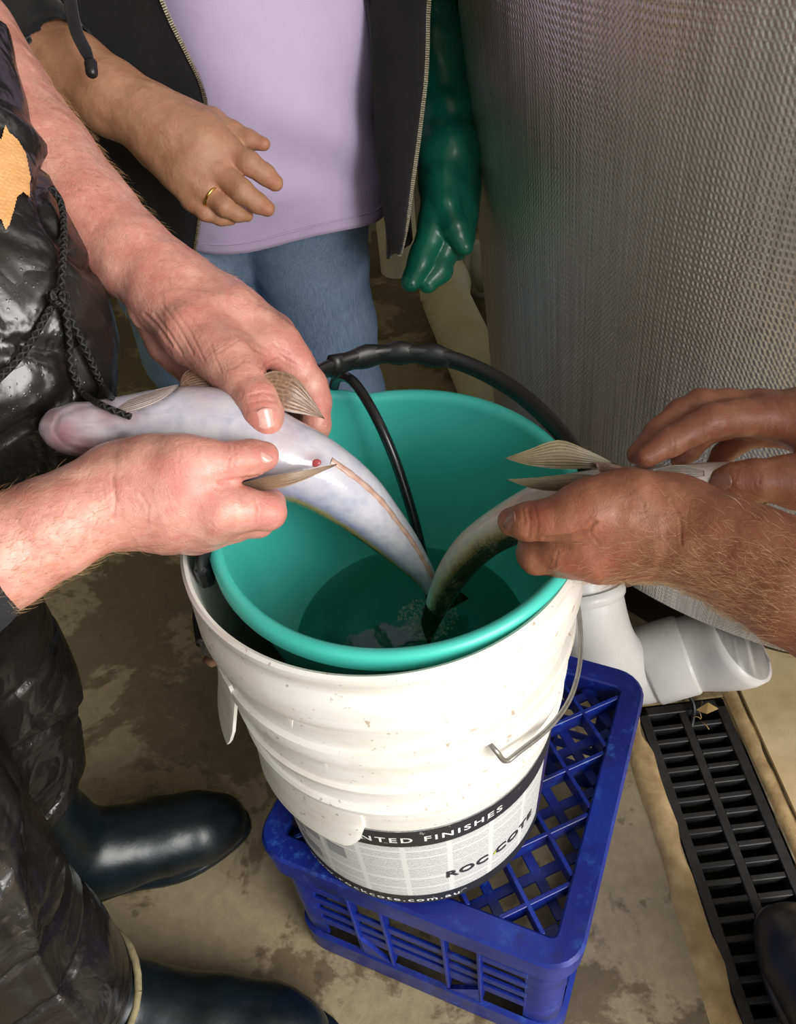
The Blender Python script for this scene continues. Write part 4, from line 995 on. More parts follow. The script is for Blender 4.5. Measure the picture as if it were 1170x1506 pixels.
cre = [(2.2, 1.0, [(366, 582), (385, 577), (403, 580)]), (2.0, .9, [(368, 593), (388, 588), (406, 591)]), (1.8, .7, [(372, 603), (390, 599), (407, 601)]),
       (3, 1.6, [(388, 520), (372, 512), (362, 498)]), (2.5, 1.2, [(408, 528), (395, 533), (384, 540)]), (2.2, 1.0, [(425, 520), (412, 515), (402, 505)]), (2, .9, [(432, 535), (418, 527), (410, 520)]),
       (3, 1.8, [(213, 462), (232, 480), (252, 508)]), (2.5, 1.4, [(228, 462), (246, 486), (268, 520)]), (2.2, 1.1, [(240, 450), (262, 480), (284, 520)]), (2.0, .9, [(255, 452), (280, 488), (300, 530)]), (1.8, .8, [(310, 505), (316, 525), (326, 548)]), (1.8, .7, [(272, 455), (298, 490)]),
        (1.8, .7, [(330, 545), (345, 540), (358, 530)]), (1.6, .6, [(318, 520), (338, 508), (352, 500)]),
       (2.6, 1.3, [(165, 700), (170, 735), (166, 765)]), (2.4, 1.0, [(205, 725), (219, 745), (216, 772)]), (2.0, .8, [(150, 712), (156, 740)]), (3.0, 1.8, [(322, 709), (340, 706), (380, 701)]), (1.8, .8, [(262, 652), (266, 665), (262, 680)]), (1.8, .7, [(290, 655), (294, 668)]), (1.6, .6, [(335, 655), (337, 670), (334, 690)]), (1.6, .6, [(344, 655), (346, 672), (343, 690)]),
       (2, .8, [(372, 730), (380, 748), (376, 772)]), (1.8, .7, [(350, 722), (356, 745)])]
red = [(380, 585, 22, .4), (392, 635, 18, .4), (440, 520, 34, .5), (470, 600, 25, .6), (300, 470, 26, .35), (280, 455, 20, .4), (400, 540, 22, .55), (105, 349, 5, .9), (230, 380, 40, .25), (270, 705, 34, .6), (300, 725, 36, .5), (400, 752, 30, .6), (395, 672, 24, .45), (240, 690, 30, .4), (340, 690, 30, .3), (120, 310, 60, .2)]
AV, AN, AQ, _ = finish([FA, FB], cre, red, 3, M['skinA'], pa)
pa.part(nail(AV, AN, 393, 621, (.25, 1), .0148, .0130, None, M['nailA']))
pa.part(nail(AV, AN, 397, 670, (1, -.05), .0085, .0090, None, M['nailA'], tilt=(.0, .5, .2)))
def zone(cx, cy, r):
    return lambda V: np.exp(-(((project(V)[:, :2]-np.array([cx, cy]))/np.array(r))**2).sum(1))
def hz_left(V):
    p = project(V); return zone(110, 260, (90, 130))(V)+.3*zone(280, 410, (60, 50))(V)
ARML = at(243, 418, .63)-at(0, 160, .66); ARMR = at(172, 732, .54)-at(0, 812, .52)
hv, hf = hairs(AV, AN, AQ, 1500, ARML/np.linalg.norm(ARML), .013, hz_left, 5)
hv2, hf2 = hairs(AV, AN, AQ, 1000, ARMR/np.linalg.norm(ARMR), .011, lambda V: zone(40, 840, (110, 90))(V)+.3*zone(150, 790, (60, 40))(V), 6)
ho_ = pa.part(add('arm_hair', mesh(*merge((hv, hf), (hv2, hf2))), M['hairA'])); ho_['kind'] = 'stuff'
# overalls: torso, bib, two legs
def wz(x, y, z, r): return (x, y, z, r)
tor = [wz(-.44, .455, .72, .165), wz(-.44, .455, .88, .165), wz(-.44, .45, 1.05, .160), wz(-.45, .45, 1.25, .150)]
bib = C4(.60, [(-90, 60, 2, 100), (-62, 200, 1, 100), (-30, 320, .5, 112), (5, 430, .8, 122), (28, 530, 2.0, 126), (10, 640, 5.0, 118), (-30, 760, 7.5, 110)])
legF = [wz(-.46, .53, .74, .105), wz(-.440, .515, .56, .088), wz(-.437, .505, .42, .078), wz(-.478, .495, .25, .072)]
legN = [wz(-.47, .38, .74, .120), wz(-.455, .35, .55, .100), wz(-.445, .33, .38, .088), wz(-.425, .302, .22, .080), wz(-.420, .298, .165, .082)]
WF = Field(tor+legF+legN+bib, .0045, .05)
WF.add(tor, .03, kj=.02); WF.add(bib, .06, kj=.03); WF.add(legF, .05, kj=.02); WF.add(legN, .05, kj=.02)
# open cuff of the near leg
wV, wQ = WF.poly(); wV = relax(wV, wQ, 3, .5); wN = vnormals(wV, wQ)
fold = noise3(wV*np.array([1, 1, .6]), 4, 21, 2)*.0045+noise3(wV*np.array([1.0, 1.0, 2.0]), 6, 22, 1)*.003
rid = 1-np.abs(noise3(wV*np.array([1, 1, .7]), 3.2, 25, 1)); fold += np.clip(rid-.86, 0, 1)*.05; rid = 1-np.abs(noise3(wV*np.array([.8, .8, 1.6]), 4.5, 27, 1)); fold -= np.clip(rid-.88, 0, 1)*.05
wV = wV+wN*fold[:, None]; ov = pa.part(add('bib_overalls', npmesh(wV, wQ), M['oil']))
# cuff lining ring
cc = np.array([-.420, .298, .125]); rr_ = .078; cv = []
for k in range(33): a = 2*math.pi*k/32; cv.append(cc+np.array([rr_*math.cos(a), rr_*math.sin(a), .006*math.sin(3*a)]))
V, F = tube(cv, .0042, 8, False); cf = pa.part(add('cuff_lining', mesh(V, F), M['lining']))
# short sleeves of a shirt above the elbows
SL = [at(-55, 85, .675), at(-120, -60, .70)]
sl1 = [(*at(-62, 66, .67), .049), (-.36, .70, 1.03, .056), (-.43, .62, 1.26, .07), (-.44, .50, 1.33, .08)]
sl2 = [(*at(-66, 848, .506), .047), (-.36, .30, .86, .055), (-.43, .29, 1.14, .07), (-.44, .42, 1.32, .08)]
SF = Field(sl1+sl2, .006); SF.add(sl1, .02, kj=.02); SF.add(sl2, .02, kj=.02); SF.add([(-.45, .36, 1.30, .09), (-.45, .54, 1.30, .09)], .05)
sV, sQ = SF.poly(); sV = relax(sV, sQ, 2); sN = vnormals(sV, sQ); sV += sN*(noise3(sV, 9, 31, 2)*.004)[:, None]
pa.part(add('shirt', npmesh(sV, sQ), M['shirt_dark']))
# peeling print patch on the bib
def drape(V, N, poly, m, name, off=.0022, thick=.001, step=1.3):
    """a thin patch that follows the surface in front, outline given in photo points"""
    P = np.array(poly, float); pj = project(V); fcam = ((CAMPOS-V)*N).sum(1) > 0
    x0, y0 = P.min(0); x1, y1 = P.max(0); xs = np.arange(x0, x1+step, step); ys = np.arange(y0, y1+step, step)
    def inside(x, y):
        c = False; j = len(P)-1
        for i in range(len(P)):
            if (P[i, 1] > y) != (P[j, 1] > y) and x < (P[j, 0]-P[i, 0])*(y-P[i, 1])/(P[j, 1]-P[i, 1])+P[i, 0]: c = not c
            j = i
        return c
    sel = np.where(fcam & (pj[:, 0] > x0-25) & (pj[:, 0] < x1+25) & (pj[:, 1] > y0-25) & (pj[:, 1] < y1+25))[0]
    id_ = {}; VV = []; FF = []
    def vert(i, j):
        if (i, j) in id_: return id_[(i, j)]
        e = np.hypot(pj[sel, 0]-xs[i], pj[sel, 1]-ys[j]); o = np.argsort(e)[:6]; w = 1/(e[o]+1); w /= w.sum(); zs = pj[sel[o], 2]
        zz = (zs*w).sum(); id_[(i, j)] = len(VV); VV.append(at(xs[i], ys[j], zz-off)); return id_[(i, j)]
    for i in range(len(xs)-1):
        for j in range(len(ys)-1):
            if inside((xs[i]+xs[i+1])/2, (ys[j]+ys[j+1])/2): FF.append((vert(i, j), vert(i, j+1), vert(i+1, j+1), vert(i+1, j)))
    return mesh(VV, FF)
patch_poly = [(-30, 190), (2, 205), (8, 183), (14, 195), (26, 205), (38, 225), (45, 260), (44, 290), (34, 282), (25, 290), (20, 310), (14, 330), (8, 338), (2, 322), (-30, 330)]
try:
    pa.part(add('print_patch', drape(wV, vnormals(wV, wQ), patch_poly, M['print'], 'print_patch'), M['print']))
except Exception as e: print('patch failed', e)
# draw cord tied in a knot at the waist
def snap(x, y, off, V=wV):
    try: return front(V, x, y, 10)[1]-off
    except Exception: return .55
def cordpath(pts, n):
    dd = []
    for x, y, d0 in pts:
        c = []
        for VV in (wV, F1V):
            try: c.append(front(VV, x, y, 9)[1]-.005)
            except Exception: pass
        dd.append(min(c) if c else None)
    known = [i for i, q in enumerate(dd) if q is not None]
    dd = [q if q is not None else dd[min(known, key=lambda i: abs(i-k))] for k, q in enumerate(dd)]
    return catmull([at(x, y, q) for (x, y, _), q in zip(pts, dd)], n)
kd = snap(88, 440, .006); print('cord depth', kd)
c1 = cordpath([(75, 275, kd), (90, 300, kd), (94, 340, kd-.004), (92, 390, kd-.004), (90, 430, kd-.004)], 40)
c2 = cordpath([(90, 436, kd-.004), (98, 470, kd-.002), (103, 510, kd-.004), (106, 545, kd+.0), (122, 578, kd+.004), (150, 596, kd+.012), (192, 613, kd+.022)], 60)
c3 = cordpath([(92, 440, kd), (105, 470, kd+.004), (122, 505, kd+.006), (140, 545, kd+.010), (152, 570, kd+.014), (164, 585, kd+.018)], 50)
c4 = cordpath([(86, 438, kd), (70, 460, kd), (50, 495, kd), (25, 530, kd), (-10, 565, kd)], 50)
rc = px(5.2, kd)
for c in (c1, c2, c3, c4): pa.part(add('draw_cord', cordmesh(c, rc), M['cord']))
kp = [np.array(at(86+9*math.cos(t*2.2)+4*math.cos(5*t), 438+9*math.sin(t*2.2), kd-.006+.005*math.sin(3*t))) for t in np.linspace(0, 6.3, 40)]
pa.part(add('cord_knot', cordmesh(np.array(kp), rc), M['cord']))
# gumboots
def gumboot(name, heel, toe, top, rtop, m, parent, w=.052, rs=.056, toe_h=.030, ank=.075):
    heel, toe, top = map(np.array, (heel, toe, top)); fwd = toe-heel; fwd[2] = 0; L = np.linalg.norm(fwd); fwd = fwd/L; side = np.array([-fwd[1], fwd[0], 0])
    pts = lambda f, z, r, s=0.: (*(heel+fwd*L*f+side*s+np.array([0, 0, z])), r)
    foot = [pts(.14, .045, .040), pts(.35, .046, .043), pts(.62, .042, .046), pts(.80, .036, .045), pts(.90, toe_h, .036)]
    ankle = [pts(.14, .05, .044), pts(.20, .10, .050), (*(heel+fwd*L*.2+(top-heel-fwd*L*.2)*.5), rs*.98), (*top, rtop)]
    instep = [pts(.22, .10, .042), pts(.45, .066, .040), pts(.62, .05, .038)]
    f = Field(foot+ankle+instep, .0035, .03); f.add(foot, .02, kj=.02); f.add(ankle, .03, kj=.02); f.add(instep, .03, kj=.02)
    V, Q = f.poly(); V = relax(V, Q, 3, .5); N = vnormals(V, Q)
    low = V[:, 2] < .008; V[low, 2] = .004; V = V+N*(noise3(V, 9, 41, 2)*.0018)[:, None]
    bt = parent.part(add(name, npmesh(V, Q), m))
    # sole with a raised welt
    outl = []
    for t in np.linspace(0, 2*math.pi, 49)[:-1]:
        c, s = math.cos(t), math.sin(t); fx = .5+.54*c*(1 if abs(c) < 1 else 1); ww = (.041+.010*math.exp(-((fx-.72)/.25)**2)-.006*math.exp(-((fx-.4)/.15)**2))
        outl.append((fx, ww*np.sign(s)*abs(s)**.75))
    SV = []; SF_ = []
    for z, gr in ((0, -.001), (.004, .0015), (.013, .0022), (.015, .0)):
        for fx, ss in outl: SV.append(heel+fwd*(fx*L*(1+gr*2)+0)+side*(ss*(1+gr*20))+np.array([0, 0, z]))
    n = len(outl)
    for k in range(3):
        for i in range(n): SF_.append((k*n+i, k*n+(i+1) % n, (k+1)*n+(i+1) % n, (k+1)*n+i))
    SF_.append(tuple(range(n))[::-1]); SF_.append(tuple(3*n+i for i in range(n)))
    so = add('sole', mesh(SV, SF_), m, bt); return bt
gumboot('gumboot', (-.530, .466, 0), (-.266, .532, 0), (-.482, .494, .27), .062, M['boot'], pa)
gumboot('gumboot', (-.475, .315, 0), (-.150, .258, 0), (-.420, .305, .22), .070, M['boot'], pa)
# ---- woman at the back ----------------------------------------------------------
pw = Root('person', (-.10, 1.03, 0), 'woman in lilac tee and open black hoodie standing behind the bucket', 'person')
d = .775
fw_ = C4(d, [(40, 70, 2.0, 60), (110, 108, 1.0, 56), (165, 145, .4, 53), (220, 176, 0, 49), (255, 198, 0, 50)])
pW = [C4(d, [(245, 185, 0, 38), (298, 198, -.6, 34), (332, 220, -.6, 22)]), C4(d, [(245, 195, 0, 40), (296, 224, -.9, 33), (320, 250, -.8, 22)]),
      C4(d, [(240, 205, .3, 38), (280, 245, -.5, 30), (303, 278, -.2, 20)]), C4(d, [(236, 212, .8, 34), (265, 258, .2, 26), (284, 294, .5, 17)])]
thW = C4(d, [(262, 172, .6, 30), (312, 180, .6, 20), (342, 194, .4, 15.5), (366, 206, .1, 13.5), (387, 212, -.1, 10.5)])
iW = C4(d, [(334, 222, -.6, 20), (366, 240, -1.0, 17), (390, 257, -.1, 15), (404, 269, .6, 12.5)])
mW = C4(d, [(322, 253, -.8, 20), (356, 281, -1.2, 17), (378, 298, -.4, 14.5), (393, 307, .2, 11.5)])
rW = C4(d, [(300, 279, -.2, 18), (330, 304, -.6, 14.5), (350, 314, .3, 12), (363, 317, .9, 9.5)])
lW = C4(d, [(281, 294, .5, 15), (302, 313, .3, 12), (324, 321, .7, 10), (340, 323, 1.1, 8)])
F_ = Field(fw_+sum(pW, [])+thW+iW+mW+rW+lW, .0016)
F_.add(fw_, .012, kj=.006)
for c in pW: F_.add(c, .014, kj=.004)
for c in (iW, mW, rW, lW): F_.finger(c, .004, .0008, kj=.004)
F_.finger(thW, .006, .0008, kj=.004)
wcre = [(1.6, .7, [(235, 195), (246, 205), (250, 215)]), (1.5, .6, [(330, 178), (345, 186)]), (1.5, .6, [(352, 190), (358, 200)])]
WV, WN, WQ, _ = finish([F_], wcre, [(400, 270, 14, .5), (390, 308, 14, .5), (385, 212, 12, .6), (340, 230, 20, .25), (325, 262, 20, .25), (300, 290, 20, .25)], 13, M['skinW'], pw, bump=.0004)
rc_, rd_ = front(WV, 317, 298, 8); T_ = np.array(rW[1][:3])-np.array(rW[0][:3]); T_ /= np.linalg.norm(T_); cR = np.array(rW[0][:3])*.52+np.array(rW[1][:3])*.48
u1 = np.cross(T_, [0, 0, 1.]); u1 /= np.linalg.norm(u1); u2 = np.cross(T_, u1); RP = [cR+.0108*(math.cos(a)*u1+math.sin(a)*u2) for a in np.linspace(0, 2*math.pi, 49)]
V, F = tube(RP, .0013, 8, False); rg_ = pw.part(add('ring', mesh(V, F), M['gold'])); rg_['label'] = 'thin gold finger ring'
# jeans
jl = [[(-.180, 1.05, .86, .100), (-.248, 1.05, .66, .108), (-.256, 1.06, .45, .084), (-.24, 1.08, .10, .058)], [(-.085, 1.05, .86, .100), (-.082, 1.05, .68, .094), (-.076, 1.06, .45, .070), (-.04, 1.08, .10, .054)]]
JF = Field(jl[0]+jl[1], .005, .03)
for l in jl: JF.add(l, .012, kj=.03)
JF.add([(-.16, 1.05, .92, .09), (-.05, 1.05, .92, .09)], .05)
V, Q = JF.poly(); V = relax(V, Q, 3); N = vnormals(V, Q); V += N*(noise3(V*np.array([1, 1, 2.]), 6, 51, 2)*.003)[:, None]
pw.part(add('jeans', npmesh(V, Q), M['denim']))
# shoes, hidden behind the pail from the front
for sx in (-.24, -.04): gumboot('shoe', (sx, 1.13, 0), (sx-.01, .90, 0), (sx, 1.09, .12), .05, M['bootB'], pw)
# tee: an open draped tube with a hem
TCX, TCY = -.092, 1.045
def tee_r(z, a):
    b = 1+.035*math.sin(3*a+1)+.02*math.sin(5*a-z*12)
    belly = .012*math.exp(-((z-.78)/.10)**2)
    return (.176*b+belly)*(1-.22*max(0, math.sin(a))), .124*b+belly
def tee_mesh():
    nz, na = 60, 120; V = []; F = []
    for s in (0, 1):
        for i in range(nz+1):
            for k in range(na):
                a = 2*math.pi*k/na; z0 = .648+.006*math.sin(2*a+.5)+.004*math.sin(5*a); z = z0+(1.34-z0)*(i/nz)**1.2; rx, ry = tee_r(z, a)
                shr = 1-.35*max(0, (z-1.2)/.14)**2; w = .0045*math.sin(6*a+z*30+2*math.sin(z*17))*(1 if z > .70 else .4)+.005*math.sin(3*a-z*22)
                V.append((TCX+(rx+w-s*.0025)*shr*math.sin(a), TCY-(ry+w-s*.0025)*shr*math.cos(a), z))
    K = (nz+1)*na
    for s in (0, 1):
        for i in range(nz):
            for k in range(na):
                a, b = s*K+i*na+k, s*K+i*na+(k+1) % na; q = (a, b, b+na, a+na); F.append(q if s == 0 else q[::-1])
    for k in range(na): F.append((k, K+k, K+(k+1) % na, (k+1) % na))
    return mesh(V, F)
tee = pw.part(add('tee_shirt', tee_mesh(), M['tee']))
hm = []
for k in range(121):
    a = 2*math.pi*k/120; z = .648+.006*math.sin(2*a+.5)+.004*math.sin(5*a)+.014; rx, ry = tee_r(z, a); w = .0035*math.sin(6*a+z*30+2*math.sin(z*17))*.4+.004*math.sin(3*a-z*22); hm.append((TCX+(rx+w+.0003)*math.sin(a), TCY-(ry+w+.0003)*math.cos(a), z))
V, F = tube(hm, .0009, 5, False); add('hem_stitch', mesh(V, F), M['tee'], tee)
# hoodie: from one zip edge round the back to the other
def zipL(z):   # photo edge of her right front
    return np.interp(z, [.60, .66, .78, .84, .90, 1.0, 1.3], [300, 300, 305, 275, 243, 215, 190])
def ell_hit(x, y, rx, ry):
    v = ray(x, y); o = CAMPOS; A = (v[0]/rx)**2+(v[1]/ry)**2; ox, oy = o[0]-TCX, o[1]-TCY; B = 2*(ox*v[0]/rx**2+oy*v[1]/ry**2); C_ = (ox/rx)**2+(oy/ry)**2-1; D = B*B-4*A*C_
    if D < 0: return None
    P = o+v*((-B-math.sqrt(D))/(2*A)); return math.atan2((P[0]-TCX)/rx, -(P[1]-TCY)/ry), P[2]
RX, RY = .198, .146
L_edge = [ell_hit(x, y, RX, RY) for x, y in ((225, -60), (243, 0), (272, 65), (303, 145), (302, 250), (299, 330), (298, 380), (297, 430))]
L_edge = sorted([(z, a) for a, z in L_edge]); LZ = [q[0] for q in L_edge]; LA = [q[1] for q in L_edge]
R_out = [at(640, -90, .82), at(630, 0, .835), at(628, 100, .855), at(618, 190, .875), at(604, 290, .90), at(596, 345, .915), at(588, 376, .925)]
R_mid = [at(550, -90, .815), at(547, 0, .82), at(549, 100, .84), at(553, 190, .862), at(562, 290, .888), at(572, 345, .904), at(577, 373, .915)]
RZ = [p[2] for p in R_out][::-1]
def hood_row(t):
    zl = np.interp(t, [0, .45, 1], [.60, .90, 1.30]); P = []; aL = np.interp(zl, LZ, LA)
    shr = 1-.45*max(0, (zl-1.12)/.2)**2
    aR = math.radians(50)
    for k in range(61):
        a = aL-(aL+2*math.pi-aR)*(k/60); w = .007*math.sin(7*a+zl*9)+.005*math.sin(13*a-zl*14); tt = k/60
        flare = .012*math.exp(-(tt/.06)**2); rx = (RX+w+flare*.4)*shr*(1-.26*max(0, math.sin(a)))*(1+.27*max(0, -math.sin(a))**3); ry = (RY+w+flare*.4)*shr
        P.append((TCX+rx*math.sin(a), TCY-ry*math.cos(a), zl))
    u = min(t/.45, 1); zr = RZ[0]+(RZ[-1]-RZ[0])*u
    def ip(L):
        Z = [p[2] for p in L][::-1]; return np.array([np.interp(zr, Z, [p[c] for p in L][::-1]) for c in range(3)])
    m, o = ip(R_mid), ip(R_out)
    if t > .45:
        s_ = (t-.45)/.55; m = m+np.array([-.10*s_, .05*s_, 1.30-zr])*np.array([s_, s_, s_]); o = o+np.array([-.14*s_, .07*s_, (1.30-zr)*s_])
    return np.vstack([np.array(P), m*.5+np.array(P[-1])*.5, m, m*.45+o*.55+(-_fw)*.006, o])
rows = np.array([hood_row(t) for t in np.linspace(0, 1, 46)]); nr, nc = rows.shape[:2]; HVt = rows.reshape(-1, 3); Qh = [(i*nc+k, i*nc+k+1, (i+1)*nc+k+1, (i+1)*nc+k) for i in range(nr-1) for k in range(nc-1)]
Nh = vnormals(HVt, np.array(Qh)); V2 = np.vstack([HVt+Nh*.0025, HVt-Nh*.0025]); K = nr*nc; FH = [tuple(q) for q in Qh]+[tuple(i+K for i in q[::-1]) for q in Qh]
ed = [k for k in range(nc)]+[i*nc+nc-1 for i in range(1, nr)]+[(nr-1)*nc+k for k in range(nc-2, -1, -1)]+[i*nc for i in range(nr-2, 0, -1)]
for a, b in zip(ed, ed[1:]+ed[:1]): FH.append((a, a+K, b+K, b))
hme = mesh(V2, FH); bm_ = bmesh.new(); bm_.from_mesh(hme); bmesh.ops.recalc_face_normals(bm_, faces=bm_.faces); bm_.to_mesh(hme); bm_.free()
hood = pw.part(add('hoodie', hme, M['hood']))
# zips: tape and teeth
def zipper(P):
    P = catmull(P, 200); V = []; F = []; T, N, B = frames(P)
    for i in range(0, len(P)):
        v = (CAMPOS-P[i]); v /= np.linalg.norm(v); s = np.cross(T[i], v); s /= np.linalg.norm(s)
        Rm = np.stack([s, T[i], v], 1); bv_, bf_ = boxvf(P[i]+v*.004, (.0042, .0014, .0018), Rm); o = len(V); V += bv_; F += [tuple(k+o for k in q) for q in bf_]
    return mesh(V, F, False)
zl_pts = [rows[i, 0] for i in range(0, 30, 2)]; zr_pts = [rows[i, -1] for i in range(0, 30, 2)]
z1 = add('zip_teeth', zipper(zl_pts), M['zip'], hood); z2 = add('zip_teeth', zipper(zr_pts), M['zip'], hood)
# sleeves
sr = [(*at(92, 92, .785), px(60, .785)), (*at(60, 76, .80), px(70, .80)), (*at(10, 40, .83), px(76, .83)), (-.36, 1.04, 1.08, .062), (-.30, 1.06, 1.28, .075)]
sl_ = [(*at(628, -75, 1.02), .050), (.10, 1.10, 1.10, .058), (.08, 1.08, 1.28, .075)]
SF = Field(sr+sl_+[(-.10, 1.05, 1.30, .1)], .0055); SF.add(sr, .02, kj=.02); SF.add(sl_, .02, kj=.02); SF.add([(-.28, 1.06, 1.30, .075), (-.10, 1.06, 1.33, .085), (.06, 1.06, 1.30, .075)], .04)
SF.cut([(*at(150, 130, .765), px(57, .765)), (*at(96, 96, .783), px(57, .783))], .004)
V, Q = SF.poly(); V = relax(V, Q, 2); N = vnormals(V, Q); V += N*(noise3(V, 11, 61, 2)*.005)[:, None]
add('sleeve', npmesh(V, Q), M['hood'], hood)
# hood draw string
ds = catmull([at(98, -60, .72), at(103, 0, .715), at(112, 45, .712), at(126, 75, .71), at(133, 92, .71)], 40)
V, F = tube(ds, [px(9.5, .71)]*30+list(np.linspace(px(9, .71), px(6, .71), 10)), 10, True, None, .7); st = add('draw_string', mesh(V, F), M['hood'], hood)
V, F = tube(catmull([at(132, 88, .71), at(133.5, 95, .71), at(135, 107, .71), at(135.5, 114, .71)], 10), [px(q, .71) for q in (6, 8.5, 9.5, 9.5, 9, 9.3, 9, 8.5, 7, 4)], 12); add('string_tip', mesh(V, F), M['black'], hood)
# green gauntlet glove on her hanging left arm
d = 1.02
ga = C4(d, [(640, 22, 0, 43), (648, 90, 0, 42), (655, 160, 0, 41), (660, 225, 0, 42)])
gp_ = [C4(d, [(655, 225, 0, 40), (650, 280, -.5, 33), (640, 318, -.8, 23)]), C4(d, [(660, 225, 0, 40), (660, 285, 0, 32), (655, 335, -.3, 23)]), C4(d, [(668, 230, .8, 36), (680, 285, 1.2, 24), (684, 325, 1.5, 17)])]
g1 = C4(d, [(640, 318, -.8, 23), (632, 352, -.8, 21), (618, 388, -1.2, 18), (603, 415, -1.8, 14.5)])
g2 = C4(d, [(655, 335, -.3, 23), (656, 366, .1, 20), (646, 395, -.2, 18.5), (630, 417, -.6, 14.5)])
g3 = C4(d, [(650, 262, -2.0, 20), (656, 300, -2.6, 18), (670, 335, -2.4, 18), (682, 362, -2.2, 14)])
g4 = C4(d, [(684, 320, 1.5, 17), (682, 350, 1.5, 15), (672, 372, 1.2, 12)])
GF = Field(ga+sum(gp_, [])+g1+g2+g3+g4, .0022)
GF.add(ga, .012, kj=.01)
for c in gp_: GF.add(c, .016, kj=.005)
for c in (g1, g2, g4): GF.finger(c, .010, .002, kj=.005)
GF.finger(g3, .014, .003, kj=.005)
GF.cut(C4(d, [(636, -60, 0, 40), (641, 40, 0, 39)]), .002)
V, Q = GF.poly(); V = relax(V, Q, 2); N = vnormals(V, Q); V += N*(noise3(V, 14, 71, 2)*.0022)[:, None]
gl = pw.part(add('rubber_glove', npmesh(V, Q), M['glove'])); gl['label'] = 'long green rubber gauntlet glove'
fa_ = [(*at(632, -70, 1.02), .040), (*at(648, 90, 1.02), .031), (*at(656, 190, 1.02), .026)]
V, F = tube(catmull([p[:3] for p in fa_], 10), np.interp(np.linspace(0, 2, 10), [0, 1, 2], [p[3] for p in fa_]), 20); pw.part(add('inner_sleeve', mesh(V, F), M['hood']))

# ---- man at the right -----------------------------------------------------------
pb_ = Root('person', (.80, .16, 0), 'man at the right edge whose tanned hairy arms hold the olive fish', 'person')
d = .535
foB = C4(.50, [(1330, 935, -4.0, 112), (1260, 900, -2.5, 102), (1170, 858, -1.0, 92), (1110, 828, .2, 82), (1050, 800, 1.4, 76), (995, 782, 2.4, 71)])
pB = [C4(d, [(990, 765, -.6, 58), (920, 752, -.9, 52), (862, 790, -.2, 38)]), C4(d, [(990, 780, 0, 62), (925, 785, 0, 54), (868, 814, .4, 36)]),
      C4(d, [(990, 790, 1.0, 58), (930, 800, 1.4, 46), (880, 822, 2.0, 32)]), C4(d, [(990, 795, 2.0, 50), (940, 808, 2.8, 40), (895, 826, 3.4, 28)])]
thB = C4(d, [(985, 755, -.4, 46), (925, 742, -1.2, 44), (868, 748, -1.6, 40)])
tuB = C4(d, [(868, 748, -1.6, 39), (835, 757, -1.6, 33), (805, 764, -1.2, 29.5), (776, 767, -.6, 28), (753, 767, .1, 22)])
inB = C4(d, [(862, 792, -.2, 37), (826, 808, .3, 33), (790, 815, 1.4, 29), (786, 800, 3.6, 23), (800, 776, 5.2, 20), (824, 758, 6.2, 16)])
miB = C4(d, [(868, 814, .4, 35), (828, 818, 1.4, 30), (797, 818, 2.6, 27), (798, 798, 5.0, 22), (820, 772, 6.6, 17)])
riB = C4(d, [(880, 822, 2.0, 31), (845, 822, 3.2, 26), (818, 818, 4.2, 23), (822, 796, 6.2, 19), (842, 772, 7.2, 15)])
liB = C4(d, [(895, 826, 3.4, 27), (865, 822, 4.6, 21), (845, 814, 5.6, 18), (850, 794, 7.0, 15)])
FC = Field((foB+sum(pB, [])+thB+tuB+inB+miB+riB+liB)[1:], HV)
FC.add(foB, .012, kj=.006)
for c in pB: FC.add(c, .014, kj=.004)
FC.add(thB, .016, kj=.004)
for c in (inB, miB, riB, liB): FC.finger(c, .010, .0015, kj=.005)
FC.finger(tuB, .012, .002, kj=.004)
# far hand
d = .605
foC = C4(d, [(1390, 640, 1, 84), (1300, 640, .6, 66), (1240, 640, .5, 60)])
pC = [C4(d, [(1240, 640, -.2, 50), (1185, 620, -.6, 40), (1128, 614, -.4, 30)]), C4(d, [(1240, 632, .8, 50), (1180, 610, 1.0, 38), (1118, 602, 1.4, 27)]),
      C4(d, [(1240, 635, 2.0, 46), (1175, 615, 2.6, 34), (1110, 615, 3.2, 25)]), C4(d, [(1240, 645, 3.0, 42), (1180, 632, 4.0, 30), (1125, 632, 4.8, 22)])]
thC = C4(d, [(1250, 675, -1.5, 46), (1215, 700, -2.2, 44), (1175, 708, -2.8, 38)])
tuC = C4(d, [(1178, 708, -2.8, 37), (1140, 706, -3.0, 32), (1110, 706, -3.0, 31), (1080, 709, -2.8, 28), (1058, 712, -2.5, 23)])
inC = C4(d, [(1128, 614, -.4, 30), (1085, 614, -1.0, 27), (1046, 619, -1.6, 25), (1015, 634, -1.9, 22.5), (985, 650, -2.2, 21.5), (948, 673, -2.4, 16.5)])
miC = C4(d, [(1118, 602, 1.4, 27), (1070, 596, 1.0, 24), (1030, 594, .6, 22), (1000, 608, .2, 20), (968, 634, -.3, 18.5), (935, 668, -.8, 14)])
riC = C4(d, [(1110, 615, 3.2, 25), (1060, 625, 3.6, 22), (1030, 640, 3.4, 19), (1012, 662, 2.8, 17), (1000, 677, 2.2, 14)])
liC = C4(d, [(1125, 632, 4.8, 22), (1085, 648, 5.0, 19), (1062, 668, 4.4, 16), (1050, 688, 3.6, 13)])
FD = Field((foC+sum(pC, [])+thC+tuC+inC+miC+riC+liC)[1:], HV)
FD.add(foC, .012, kj=.006)
for c in pC: FD.add(c, .014, kj=.004)
FD.add(thC, .016, kj=.004)
for c in (inC, miC, riC, liC): FD.finger(c, .008, .0012, kj=.004)
FD.finger(tuC, .012, .002, kj=.004)
